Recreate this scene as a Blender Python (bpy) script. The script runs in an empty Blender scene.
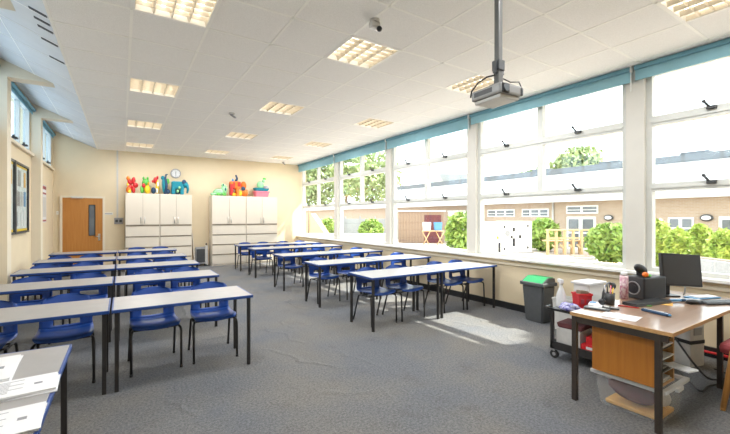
import bpy, bmesh, math, random
from mathutils import Vector, Matrix, Euler
random.seed(7)
C = bpy.context.scene.collection
PI = math.pi
H = 3.227            # flat ceiling height
YB = 12.2            # back wall
XW = 5.12            # inner face of window wall
XL = -1.45           # left wall

# ------------------------------------------------------------------ materials
MATS = {}
def mat(name, col, rough=.5, metal=0., var=0., vscale=20., bump=0., bscale=200., spec=.5, col2=None, coat=0.):
    if name in MATS: return MATS[name]
    m = bpy.data.materials.new(name); m.use_nodes = True
    nt = m.node_tree; N = nt.nodes; L = nt.links
    b = N['Principled BSDF']
    b.inputs['Roughness'].default_value = rough
    b.inputs['Metallic'].default_value = metal
    b.inputs['Specular IOR Level'].default_value = spec
    if coat: b.inputs['Coat Weight'].default_value = coat; b.inputs['Coat Roughness'].default_value = .12
    tc = N.new('ShaderNodeTexCoord')
    nz = N.new('ShaderNodeTexNoise'); nz.inputs['Scale'].default_value = vscale; nz.inputs['Detail'].default_value = 4
    L.new(tc.outputs['Object'], nz.inputs['Vector'])
    rp = N.new('ShaderNodeValToRGB')
    c2 = col2 if col2 else tuple(max(0, c*(1-var)) for c in col)
    rp.color_ramp.elements[0].position = .35; rp.color_ramp.elements[1].position = .65
    rp.color_ramp.elements[0].color = (*c2, 1); rp.color_ramp.elements[1].color = (*col, 1)
    L.new(nz.outputs['Fac'], rp.inputs['Fac']); L.new(rp.outputs['Color'], b.inputs['Base Color'])
    if bump:
        n2 = N.new('ShaderNodeTexNoise'); n2.inputs['Scale'].default_value = bscale; n2.inputs['Detail'].default_value = 3
        L.new(tc.outputs['Object'], n2.inputs['Vector'])
        bp = N.new('ShaderNodeBump'); bp.inputs['Strength'].default_value = bump; bp.inputs['Distance'].default_value = .01
        L.new(n2.outputs['Fac'], bp.inputs['Height']); L.new(bp.outputs['Normal'], b.inputs['Normal'])
    MATS[name] = m; return m

def emit_mat(name, col, s):
    m = bpy.data.materials.new(name); m.use_nodes = True
    b = m.node_tree.nodes['Principled BSDF']
    b.inputs['Base Color'].default_value = (*col, 1)
    b.inputs['Emission Color'].default_value = (*col, 1); b.inputs['Emission Strength'].default_value = s
    MATS[name] = m; return m

def glass_mat(name, tint=(.96, .98, .97), gl=.05, rough=.02):
    m = bpy.data.materials.new(name); m.use_nodes = True
    nt = m.node_tree; N = nt.nodes; L = nt.links; N.remove(N['Principled BSDF'])
    t = N.new('ShaderNodeBsdfTransparent'); t.inputs['Color'].default_value = (*tint, 1)
    g = N.new('ShaderNodeBsdfGlossy'); g.inputs['Roughness'].default_value = rough
    x = N.new('ShaderNodeMixShader'); x.inputs['Fac'].default_value = gl
    L.new(t.outputs[0], x.inputs[1]); L.new(g.outputs[0], x.inputs[2]); L.new(x.outputs[0], N['Material Output'].inputs['Surface'])
    MATS[name] = m; return m

def translucent_mat(name, col, alpha):
    m = bpy.data.materials.new(name); m.use_nodes = True
    nt = m.node_tree; N = nt.nodes; L = nt.links; b = N['Principled BSDF']
    b.inputs['Base Color'].default_value = (*col, 1); b.inputs['Roughness'].default_value = .3
    t = N.new('ShaderNodeBsdfTransparent'); x = N.new('ShaderNodeMixShader'); x.inputs['Fac'].default_value = alpha
    L.new(t.outputs[0], x.inputs[1]); L.new(b.outputs[0], x.inputs[2]); L.new(x.outputs[0], N['Material Output'].inputs['Surface'])
    MATS[name] = m; return m

def brick_mat(name, c1, c2, mortar):
    m = bpy.data.materials.new(name); m.use_nodes = True
    nt = m.node_tree; N = nt.nodes; L = nt.links; b = N['Principled BSDF']; b.inputs['Roughness'].default_value = .9
    tc = N.new('ShaderNodeTexCoord'); sp = N.new('ShaderNodeSeparateXYZ'); cb = N.new('ShaderNodeCombineXYZ')
    L.new(tc.outputs['Object'], sp.inputs[0]); L.new(sp.outputs['Y'], cb.inputs['X']); L.new(sp.outputs['Z'], cb.inputs['Y'])
    br = N.new('ShaderNodeTexBrick'); br.inputs['Scale'].default_value = 1
    br.inputs['Brick Width'].default_value = .225; br.inputs['Row Height'].default_value = .075; br.inputs['Mortar Size'].default_value = .01
    br.inputs['Color1'].default_value = (*c1, 1); br.inputs['Color2'].default_value = (*c2, 1); br.inputs['Mortar'].default_value = (*mortar, 1)
    L.new(cb.outputs[0], br.inputs['Vector']); L.new(br.outputs['Color'], b.inputs['Base Color'])
    MATS[name] = m; return m

def carpet_mat():
    m = bpy.data.materials.new('carpet'); m.use_nodes = True
    nt = m.node_tree; N = nt.nodes; L = nt.links; b = N['Principled BSDF']
    b.inputs['Roughness'].default_value = .95; b.inputs['Specular IOR Level'].default_value = .15
    tc = N.new('ShaderNodeTexCoord')
    def noise(s, d, r=.5):
        n = N.new('ShaderNodeTexNoise'); n.inputs['Scale'].default_value = s; n.inputs['Detail'].default_value = d
        n.inputs['Roughness'].default_value = r; L.new(tc.outputs['Object'], n.inputs['Vector']); return n
    def ramp(n, p0, c0, p1, c1):
        r = N.new('ShaderNodeValToRGB'); e = r.color_ramp.elements
        e[0].position, e[1].position = p0, p1; e[0].color = (*c0, 1); e[1].color = (*c1, 1)
        L.new(n.outputs['Fac'], r.inputs['Fac']); return r
    def mix(a, c, f, mode='MIX'):
        x = N.new('ShaderNodeMix'); x.data_type = 'RGBA'; x.blend_type = mode
        if isinstance(f, float): x.inputs['Factor'].default_value = f
        else: L.new(f, x.inputs['Factor'])
        L.new(a, x.inputs['A']); L.new(c, x.inputs['B']); return x.outputs['Result']
    base = ramp(noise(1.1, 4), .38, (.140, .146, .158), .62, (.175, .168, .158))
    speck = ramp(noise(55, 6, .85), .40, (.30, .30, .31), .62, (1.7, 1.7, 1.68))
    col = mix(base.outputs['Color'], speck.outputs['Color'], .55, 'MULTIPLY')
    stain = ramp(noise(2.6, 5, .7), .55, (1, 1, 1), .80, (.74, .70, .66))
    col = mix(col, stain.outputs['Color'], .8, 'MULTIPLY')
    L.new(col, b.inputs['Base Color'])
    # rucks and pile
    wv = N.new('ShaderNodeTexVoronoi'); wv.feature = 'DISTANCE_TO_EDGE'; wv.inputs['Scale'].default_value = 1.6; wv.inputs['Randomness'].default_value = 1
    mp = N.new('ShaderNodeMapping'); mp.inputs['Scale'].default_value = (1.0, .55, 1); mp.inputs['Rotation'].default_value = (0, 0, .5)
    nd = noise(1.3, 3); va = N.new('ShaderNodeVectorMath'); va.operation = 'ADD'
    L.new(tc.outputs['Object'], va.inputs[0]); L.new(nd.outputs['Color'], va.inputs[1]); L.new(va.outputs[0], mp.inputs['Vector']); L.new(mp.outputs[0], wv.inputs['Vector'])
    r2 = N.new('ShaderNodeMapRange'); r2.inputs['From Max'].default_value = .075; r2.inputs['To Min'].default_value = 1; r2.inputs['To Max'].default_value = 0
    L.new(wv.outputs['Distance'], r2.inputs['Value'])
    msk = ramp(noise(.9, 2), .5, (0, 0, 0), .62, (1, 1, 1))
    mu = N.new('ShaderNodeMath'); mu.operation = 'MULTIPLY'; L.new(r2.outputs[0], mu.inputs[0]); L.new(msk.outputs['Color'], mu.inputs[1])
    nf = noise(160, 4); ad = N.new('ShaderNodeMath'); ad.operation = 'MULTIPLY_ADD'
    L.new(nf.outputs['Fac'], ad.inputs[0]); ad.inputs[1].default_value = .6; L.new(mu.outputs[0], ad.inputs[2])
    bp = N.new('ShaderNodeBump'); bp.inputs['Strength'].default_value = .7; bp.inputs['Distance'].default_value = .022
    L.new(ad.outputs[0], bp.inputs['Height']); L.new(bp.outputs['Normal'], b.inputs['Normal'])
    MATS['carpet'] = m; return m

def wood_mat(name, c1, c2, rough=.4, coat=0., axis='Z', scale=1.):
    m = bpy.data.materials.new(name); m.use_nodes = True
    nt = m.node_tree; N = nt.nodes; L = nt.links; b = N['Principled BSDF']
    b.inputs['Roughness'].default_value = rough
    if coat: b.inputs['Coat Weight'].default_value = coat; b.inputs['Coat Roughness'].default_value = .15
    tc = N.new('ShaderNodeTexCoord'); mp = N.new('ShaderNodeMapping')
    s = {'X': (1.2, 22, 22), 'Y': (22, 1.2, 22), 'Z': (22, 22, 1.2)}[axis]
    mp.inputs['Scale'].default_value = tuple(v*scale for v in s)
    nz = N.new('ShaderNodeTexNoise'); nz.inputs['Scale'].default_value = 1.5; nz.inputs['Detail'].default_value = 6; nz.inputs['Roughness'].default_value = .6
    L.new(tc.outputs['Object'], mp.inputs['Vector']); L.new(mp.outputs[0], nz.inputs['Vector'])
    rp = N.new('ShaderNodeValToRGB'); e = rp.color_ramp.elements
    e[0].position, e[1].position = .3, .7; e[0].color = (*c2, 1); e[1].color = (*c1, 1)
    L.new(nz.outputs['Fac'], rp.inputs['Fac']); L.new(rp.outputs['Color'], b.inputs['Base Color'])
    MATS[name] = m; return m

M = {}
M['wall'] = mat('cream paint', (.72, .605, .42), .75, var=.04, vscale=3, bump=.05, bscale=90)
M['wallp'] = mat('pale cream paint', (.73, .65, .51), .6, var=.03, vscale=3)
M['ceil'] = mat('mineral fibre tile', (.90, .90, .90), .9, var=.16, vscale=240, bump=.12, bscale=120)
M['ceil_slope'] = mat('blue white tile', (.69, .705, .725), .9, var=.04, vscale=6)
M['tbar'] = mat('white tee bar', (.90, .90, .88), .5, var=.03)
M['gap'] = mat('dark gap', (.10, .10, .11), .9, var=.1)
M['white'] = mat('white gloss paint', (.80, .79, .76), .4, var=.03)
M['whitef'] = mat('white window frame', (.62, .63, .60), .35, var=.04, vscale=8)
M['post'] = mat('pale post paint', (.62, .60, .55), .45, var=.03, vscale=5)
M['glass'] = glass_mat('window glass')
M['carpet'] = carpet_mat()
M['black'] = mat('black metal', (.022, .020, .020), .45, var=.2)
M['blackpl'] = mat('black plastic', (.018, .018, .020), .4, var=.2)
M['skirt'] = mat('black skirting', (.015, .015, .016), .5, var=.2)
M['brownsteel'] = mat('dark brown steel', (.040, .030, .024), .45, var=.2)
M['blue'] = mat('blue polypropylene', (.010, .060, .30), .38, var=.12, vscale=4)
M['bluedge'] = mat('blue table edge', (.012, .055, .24), .4, var=.1)
M['top'] = mat('grey beige laminate', (.32, .305, .295), .36, var=.06, vscale=9)
M['cab'] = mat('cream cabinet', (.68, .61, .51), .45, var=.02, vscale=5)
M['cabdark'] = mat('shadow gap', (.28, .23, .17), .7, var=.1)
M['steel'] = mat('satin steel', (.55, .53, .50), .3, metal=.9, var=.1)
M['grey'] = mat('mid grey plastic', (.30, .30, .31), .45, var=.1)
M['lgrey'] = mat('light grey plastic', (.56, .55, .53), .45, var=.08)
M['dgrey'] = mat('dark grey plastic', (.055, .058, .062), .45, var=.15)
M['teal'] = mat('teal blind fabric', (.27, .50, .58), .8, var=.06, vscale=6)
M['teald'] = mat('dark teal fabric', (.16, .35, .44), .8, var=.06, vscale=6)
M['door'] = wood_mat('honey oak door', (.50, .215, .045), (.42, .165, .03), .4)
M['panelwood'] = wood_mat('orange ply', (.46, .18, .025), (.37, .13, .018), .4)
M['oakedge'] = wood_mat('oak edge', (.55, .33, .14), (.42, .23, .09), .45, axis='X')
M['desk'] = wood_mat('desk laminate', (.36, .235, .16), (.27, .165, .105), .28, coat=.6, axis='X', scale=.6)
M['beech'] = wood_mat('beech frame', (.50, .25, .07), (.42, .19, .05), .4)
M['green'] = mat('green bin lid', (.01, .30, .10), .4, var=.1)
M['bin'] = mat('charcoal bin', (.075, .080, .085), .5, var=.1)
M['paper'] = mat('white paper', (.70, .70, .71), .7, var=.03, vscale=10)
M['ink'] = mat('grey ink', (.25, .25, .27), .8, var=.1)
M['red'] = mat('red plastic', (.55, .015, .02), .4, var=.1)
M['orange'] = mat('orange plastic', (.80, .17, .01), .45, var=.1)
M['yellow'] = mat('yellow plastic', (.85, .55, .02), .45, var=.1)
M['lime'] = mat('green plastic', (.12, .48, .08), .45, var=.15)
M['mint'] = mat('mint plush', (.30, .62, .32), .7, var=.15)
M['tealtoy'] = mat('teal plush', (.005, .24, .32), .7, var=.15)
M['navy'] = mat('navy plush', (.02, .06, .13), .7, var=.15)
M['pink'] = mat('pink plastic', (.75, .20, .27), .5, var=.08)
M['cushion'] = mat('faded red seat', (.33, .05, .06), .55, var=.15, vscale=12)
M['screen'] = mat('dull black screen', (.035, .036, .040), .35, var=.05)
M['cloth'] = mat('blue violet cloth', (.06, .06, .30), .85, col2=(.55, .55, .70), vscale=30)
M['bluepaper'] = mat('blue folder', (.10, .30, .55), .5, var=.15)
M['note'] = mat('orange note', (.80, .45, .12), .7, var=.1)
M['floral'] = mat('floral print', (.72, .62, .62), .5, col2=(.38, .10, .18), vscale=45)
M['clear'] = translucent_mat('cloudy clear plastic', (.72, .76, .80), .11)
M['frost'] = translucent_mat('frosted plastic', (.82, .84, .86), .62)
M['proj'] = mat('silver projector', (.27, .27, .265), .4, metal=.2, var=.05)
M['polegrey'] = mat('grey pole', (.11, .11, .105), .45, metal=.2, var=.05)
M['fabricbrown'] = mat('plum brown cloth', (.17, .055, .06), .9, var=.3, vscale=14)
M['louvre'] = mat('louvre metal', (.70, .64, .54), .3, metal=.35, var=.08)
M['tube'] = emit_mat('lamp tube', (1.0, .92, .78), 2.0)
M['brick'] = brick_mat('buff brick', (.37, .26, .175), (.42, .31, .22), (.44, .38, .33))
M['paving'] = mat('court paving', (.66, .55, .47), .9, var=.25, vscale=3)
M['roof'] = mat('dark roofing', (.13, .14, .15), .8, var=.2)
M['fascia'] = mat('white fascia', (.80, .80, .80), .6, var=.03)
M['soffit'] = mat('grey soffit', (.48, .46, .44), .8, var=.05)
M['glasstint'] = glass_mat('tinted clerestory glass', (.70, .78, .84), .06)
M['glassdark'] = mat('dark window glass', (.16, .18, .20), .15, var=.3, vscale=2)
M['leaf'] = mat('shrub leaf', (.32, .44, .09), .6, col2=(.17, .29, .04), vscale=3)  # shrub foliage, two greens mixed by noise
M['leafpale'] = mat('pale tree leaf', (.36, .43, .20), .7, col2=(.24, .31, .12), vscale=1.2)
M['leaftop'] = mat('yellow green leaf', (.46, .54, .10), .6, col2=(.24, .36, .05), vscale=4)
M['bark'] = mat('bark', (.22, .16, .11), .9, var=.3)
M['timber'] = wood_mat('pale timber', (.66, .47, .26), (.55, .36, .18), .7)
M['shed'] = wood_mat('shed boards', (.36, .25, .18), (.27, .18, .12), .8)
M['planter'] = mat('grey planter', (.34, .35, .36), .8, var=.15)
M['genset'] = mat('white enclosure', (.80, .80, .79), .5, var=.03)
M['board'] = mat('pin board paper', (.52, .58, .62), .8, col2=(.75, .76, .74), vscale=9)

# ------------------------------------------------------------------ mesh builder
class MB:
    def __init__(s): s.bm = bmesh.new()
    def _add(s, t, mt=None, smooth=False):
        if mt is not None: bmesh.ops.transform(t, matrix=mt, verts=t.verts)
        if smooth:
            for f in t.faces: f.smooth = True
        me = bpy.data.meshes.new('t'); t.to_mesh(me); t.free(); s.bm.from_mesh(me); bpy.data.meshes.remove(me); return s
    def box(s, x0, x1, y0, y1, z0, z1, bev=0, rz=0, rx=0, ry=0):
        t = bmesh.new(); bmesh.ops.create_cube(t, size=1)
        bmesh.ops.scale(t, vec=(abs(x1-x0), abs(y1-y0), abs(z1-z0)), verts=t.verts)
        if bev: bmesh.ops.bevel(t, geom=t.edges[:], offset=bev, segments=2, affect='EDGES', profile=.6)
        mt = Matrix.Translation(((x0+x1)/2, (y0+y1)/2, (z0+z1)/2)) @ Euler((rx, ry, rz)).to_matrix().to_4x4()
        return s._add(t, mt)
    def cyl(s, a, b, r, r2=None, n=16, caps=True):
        a, b = Vector(a), Vector(b); d = b-a
        t = bmesh.new(); bmesh.ops.create_cone(t, cap_ends=caps, segments=n, radius1=r, radius2=r if r2 is None else r2, depth=d.length)
        for f in t.faces: f.smooth = len(f.verts) == 4
        mt = Matrix.Translation((a+b)/2) @ d.to_track_quat('Z', 'Y').to_matrix().to_4x4()
        return s._add(t, mt)
    def ball(s, c, r, rot=(0, 0, 0), n=16):
        t = bmesh.new(); bmesh.ops.create_uvsphere(t, u_segments=n, v_segments=max(6, n//2), radius=1)
        if not hasattr(r, '__len__'): r = (r, r, r)
        mt = Matrix.Translation(c) @ Euler(rot).to_matrix().to_4x4() @ Matrix.Diagonal((*r, 1))
        return s._add(t, mt, True)
    def tube(s, pts, r, n=8):
        pts = [Vector(p) for p in pts]; k = len(pts); rings = []
        rr = r if hasattr(r, '__len__') else [r]*k
        up = Vector((0, 0, 1)); d0 = (pts[1]-pts[0]).normalized()
        if abs(d0.dot(up)) > .95: up = Vector((0, 1, 0))
        side = d0.cross(up).normalized()
        for i, p in enumerate(pts):
            d = (pts[min(i+1, k-1)]-pts[max(i-1, 0)]).normalized()
            side = (side-d*side.dot(d)).normalized(); u = d.cross(side)
            rings.append([s.bm.verts.new(p+rr[i]*(math.cos(2*PI*j/n)*side+math.sin(2*PI*j/n)*u)) for j in range(n)])
        for i in range(k-1):
            for j in range(n):
                f = s.bm.faces.new((rings[i][j], rings[i][(j+1) % n], rings[i+1][(j+1) % n], rings[i+1][j])); f.smooth = True
        s.bm.faces.new(rings[0][::-1]); s.bm.faces.new(rings[-1]); return s
    def lathe(s, prof, c=(0, 0, 0), n=20):
        rings = [[s.bm.verts.new((c[0]+r*math.cos(2*PI*j/n), c[1]+r*math.sin(2*PI*j/n), c[2]+z)) for j in range(n)] for r, z in prof]
        for i in range(len(rings)-1):
            for j in range(n):
                f = s.bm.faces.new((rings[i][j], rings[i][(j+1) % n], rings[i+1][(j+1) % n], rings[i+1][j])); f.smooth = True
        return s
    def prism(s, poly, axis, a, b):
        """poly: 2-D points in the two other axes, extruded from a to b along axis"""
        def P(p, v): return {'X': (v, p[0], p[1]), 'Y': (p[0], v, p[1]), 'Z': (p[0], p[1], v)}[axis]
        A = [s.bm.verts.new(P(p, a)) for p in poly]; B = [s.bm.verts.new(P(p, b)) for p in poly]
        s.bm.faces.new(A[::-1]); s.bm.faces.new(B); k = len(poly)
        for i in range(k): s.bm.faces.new((A[i], A[(i+1) % k], B[(i+1) % k], B[i]))
        return s
    def taper(s, x0, x1, y0, y1, z0, z1, k, bev=0, open_top=False, wall=0):
        """box whose footprint at z0 is k times the one at z1"""
        t = bmesh.new(); bmesh.ops.create_cube(t, size=1)
        cx, cy = (x0+x1)/2, (y0+y1)/2
        for v in t.verts:
            q = k if v.co.z < 0 else 1
            v.co = Vector((v.co.x*(x1-x0)*q, v.co.y*(y1-y0)*q, v.co.z*(z1-z0)))
        if open_top:
            f = max(t.faces, key=lambda f: f.calc_center_median().z); bmesh.ops.delete(t, geom=[f], context='FACES_ONLY')
            bmesh.ops.recalc_face_normals(t, faces=t.faces[:])
            if wall: bmesh.ops.solidify(t, geom=t.faces[:], thickness=wall)
        if bev: bmesh.ops.bevel(t, geom=t.edges[:], offset=bev, segments=2, affect='EDGES')
        return s._add(t, Matrix.Translation((cx, cy, (z0+z1)/2)))
    def quad(s, *p):
        s.bm.faces.new([s.bm.verts.new(q) for q in p]); return s
    def leaves(s, c, r, n, size, flat=.35, inner=.55, zmin=None):
        for _ in range(n):
            while True:
                d = Vector((random.gauss(0, 1), random.gauss(0, 1), random.gauss(0, 1)))
                if d.length > .1: break
            d.normalize(); k = inner+(1-inner)*random.random()**.5
            p = Vector((c[0]+d.x*r[0]*k, c[1]+d.y*r[1]*k, c[2]+d.z*r[2]*k))
            if zmin is not None and p.z < zmin: continue
            q = Euler((random.uniform(-1.2, 1.2), random.uniform(-1.2, 1.2), random.uniform(0, 6.3))).to_matrix()
            a = size*random.uniform(.6, 1.3); e = a*.5
            s.quad(*[p+q @ Vector(v) for v in ((-a, 0, 0), (0, -e, 0), (a, 0, 0), (0, e, a*.15))])
        return s
    def build(s, name, m, parent=None, loc=None, rz=0, recalc=True):
        if recalc: bmesh.ops.recalc_face_normals(s.bm, faces=s.bm.faces[:])
        me = bpy.data.meshes.new(name); s.bm.to_mesh(me); s.bm.free(); me.materials.append(m)
        o = bpy.data.objects.new(name, me); C.objects.link(o)
        if parent: o.parent = parent
        if loc: o.location = loc
        if rz: o.rotation_euler.z = rz
        return o

def tag(o, label, cat, group=None, kind=None):
    o['label'] = label; o['category'] = cat
    if group: o['group'] = group
    if kind: o['kind'] = kind
    return o
def thing(name, label, cat, loc=(0, 0, 0), rz=0, group=None, kind=None):
    o = bpy.data.objects.new(name, None); o.empty_display_size = .1; C.objects.link(o); o.location = loc; o.rotation_euler.z = rz
    return tag(o, label, cat, group, kind)
KIDS = {}
def kids(o): return [c for c in bpy.data.objects if c.parent == o]
def copy_tree(o, parent=None):
    c = o.copy(); C.objects.link(c)
    if parent: c.parent = parent
    for k in kids(o): copy_tree(k, c)
    return c
def struct(name, mb, m, label, cat):
    return tag(mb.build(name, m), label, cat, kind='structure')

# ------------------------------------------------------------------ room shell
struct('floor', MB().box(-1.7, 5.3, -1.8, 12.5, -.1, 0), M['carpet'], 'worn grey speckled carpet covering the classroom floor', 'floor')
Y0, TX0, TX, TY = 3.82, -.539, .612, .62
def lightcell(c, r): return c in (1, 4, 7) and (r % 4 == 0)     # cell between rows r-1 and r
b = MB(); g = MB()
rows = range(-8, 15)
for r in rows:
    y0, y1 = Y0+(r-1)*TY, Y0+r*TY
    y0, y1 = max(y0, -1.6), min(y1, YB)
    if y1 <= y0: continue
    for c in range(0, 10):
        x0, x1 = TX0+c*TX, min(TX0+(c+1)*TX, 5.3)
        if x1 <= x0: continue
        if c in (1, 4, 7) and r in (-4, 0, 4, 8, 12): continue
        b.quad((x0, y0, H), (x0, y1, H), (x1, y1, H), (x1, y0, H))
ceil = b.build('ceiling', M['ceil'], recalc=False); tag(ceil, 'flat white suspended ceiling of square speckled tiles', 'ceiling', kind='structure')
for c in range(0, 10): g.box(TX0+c*TX-.012, TX0+c*TX+.012, -1.6, YB, H-.003, H+.002)
for r in rows:
    y = Y0+r*TY
    if -1.6 < y < YB: g.box(TX0, 5.2, y-.012, y+.012, H-.003, H+.002)
g.build('tile_grid', M['tbar'], ceil)
# sloped strip on the left
SL = .43
def zs(x): return H+(TX0-x)*SL
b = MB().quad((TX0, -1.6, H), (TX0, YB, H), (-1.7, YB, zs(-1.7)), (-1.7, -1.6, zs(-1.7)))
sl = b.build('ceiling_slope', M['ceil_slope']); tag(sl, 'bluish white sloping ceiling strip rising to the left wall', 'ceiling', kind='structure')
g = MB()
for r in rows:
    y = Y0+r*TY
    if -1.6 < y < YB: g.prism([(TX0, H-.003), (-1.45, zs(-1.45)-.003), (-1.45, zs(-1.45)), (TX0, H)], 'Y', y-.006, y+.006)
xm = -1.02
g.prism([(xm, zs(xm)-.003), (xm-.012, zs(xm-.012)-.003), (xm-.012, zs(xm-.012)), (xm, zs(xm))], 'Y', -1.6, YB)
g.build('tile_grid', M['tbar'], sl)
g = MB()
for y, xa in ((4.40, -.69), (4.58, -.68), (4.76, -.68), (5.10, -.70), (5.63, -.70)):
    xb = -.565
    g.prism([(xb, zs(xb)-.008), (xa, zs(xa)-.008), (xa, zs(xa)), (xb, zs(xb))], 'Y', y-.018, y+.018)
g.build('open_joint', M['gap'], sl)

b = MB().box(-1.7, 5.4, YB, YB+.2, 0, 3.75)
struct('wall_back', b, M['wall'], 'cream back wall behind the door and cabinets', 'wall')
struct('wall_front', MB().box(-1.7, 5.4, -1.8, -1.6, 0, 3.75), M['wall'], 'cream wall at the teaching end of the room', 'wall')
# left wall with clerestory openings between piers
PY = [-.47+2.5*i+.07 for i in range(5)]         # piers at about 2.1, 4.6, 7.1, 9.6
PY = [2.10, 4.60, 7.07, 9.60]
spans = [(-.4, 1.98), (2.22, 4.48), (4.72, 6.95), (7.19, 9.48), (9.72, 12.05)]
b = MB(); ZS, ZT = 2.64, 3.50
b.box(-1.65, XL, -1.6, YB, 0, ZS); b.box(-1.65, XL, -1.6, YB, ZT, 3.75)
prev = -1.6
for y0, y1 in spans:
    b.box(-1.65, XL, prev, y0, ZS, ZT); prev = y1
b.box(-1.65, XL, prev, YB, ZS, ZT)
struct('wall_left', b, M['wall'], 'cream left wall below the high windows', 'wall')
for i, y in enumerate(PY):
    b = MB().box(XL-.01, -1.31, y-.11, y+.11, 0, 3.349)
    b.prism([(XL-.01, 3.35), (-.825, 3.35), (XL-.01, 3.35+.27)], 'Y', y-.11, y+.11)
    struct('trim_%d' % (i+1), b, M['wallp'], ['cream wall pier nearest the camera on the left', 'cream wall pier with wedge top at upper left corner of the picture',
        'cream wall pier with wedge top in front of the notice board', 'cream wall pier with wedge top between notice board and poster'][i], 'pier')
for i, (y0, y1) in enumerate(spans):
    w = thing('window_%d' % (i+6), ['high left window beside the camera', 'high left window second from the camera', 'high left window before the notice board pier',
        'high left window above the notice board', 'high left window above the small poster'][i], 'window', (-1.5, y0, ZS), kind='structure')
    L_ = y1-y0; Hh = ZT-ZS
    b = MB().box(-.06, .03, 0, L_, 0, .05).box(-.06, .03, 0, L_, Hh-.05, Hh).box(-.06, .03, 0, .05, .05, Hh-.05).box(-.06, .03, L_-.05, L_, .05, Hh-.05)
    b.build('window_frame', M['whitef'], w)
    for k in (1, 2): MB().box(-.05, .02, L_*k/3-.03, L_*k/3+.03, .05, Hh-.05).build('mullion', M['whitef'], w)
    MB().box(-.03, -.024, .03, L_-.03, .03, Hh-.03).build('pane', M['glasstint'], w)
    MB().box(.05, .10, -.05, L_+.05, -.05, 0).build('window_sill', M['wallp'], w)
    hb = MB()
    for k in (1, 2): hb.box(.03, .10, L_*k/3-.02+.1, L_*k/3+.10+.1, .05, .075).box(.04, .07, L_*k/3+.1, L_*k/3+.12, .06, .11)
    hb.build('window_handle', M['dgrey'], w)
    r = thing('roller_blind', ['rolled teal blind over the high left window beside the camera', 'rolled teal blind over the second high left window',
        'rolled teal blind over the third high left window', 'rolled teal blind over the high window above the notice board', 'rolled teal blind over the high window above the poster'][i],
        'blind', (XL+.045, y0, ZT-.06), group='blinds on the high left windows')
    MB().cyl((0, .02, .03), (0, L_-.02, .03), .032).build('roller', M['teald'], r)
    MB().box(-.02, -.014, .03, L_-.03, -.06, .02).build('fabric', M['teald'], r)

# ---- window wall
b = MB().box(XW, 5.35, -1.6, YB, 0, .77).box(XW+.04, 5.35, -1.6, YB, 3.13, 3.7).box(XW, 5.35, -1.6, -.55, .77, 3.7)
struct('wall_right', b, M['wall'], 'cream dado wall below the big windows', 'wall')
struct('window_sill_board', MB().box(5.05, 5.36, -.55, YB, .77, .805, bev=.006), M['white'], 'long pale window sill above the cream dado wall', 'sill')
struct('trim_5', MB().box(5.095, XW, -1.6, YB, .69, .725), M['wallp'], 'thin cream moulding under the long window sill', 'moulding')
struct('baseboard_right', MB().box(5.09, XW, -1.6, YB, 0, .10), M['skirt'], 'black skirting at the foot of the window wall', 'skirting')
struct('baseboard_back', MB().box(-1.45, -1.30, YB-.02, YB, 0, .10).box(-.37, XW, YB-.02, YB, 0, .10), M['wallp'], 'cream skirting at the foot of the back wall', 'skirting')
struct('baseboard_left', MB().box(XL, XL+.02, -1.6, YB, 0, .10), M['wallp'], 'cream skirting at the foot of the left wall', 'skirting')
posts = [-.45, 2.055, 4.56, 7.03, 9.55]
for i, y in enumerate(posts):
    b = MB().box(5.14, 5.34, y-.095, y+.095, .80, 3.2, bev=.004)
    struct('trim_%d' % (i+6), b, M['post'], ['cream window post beside the camera', 'cream window post behind the teacher\'s speaker box', 'cream window post left of the white generator outside',
        'cream window post third from the right, beside the wooden shed outside', 'cream window post farthest from the camera'][i], 'post')
edges = [(-.355, 1.96), (2.15, 4.465), (4.655, 6.935), (7.125, 9.455), (9.645, 12.08)]
wl = ['big window nearest the camera, behind the computer monitor', 'big window showing the white generator and timber benches outside', 'big window showing the wooden shed outside',
      'big window showing the round green shrub outside', 'big window farthest from the camera, next to the back wall']
bz = [3.065, 3.055, 3.00, 2.995, 2.985]
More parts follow.
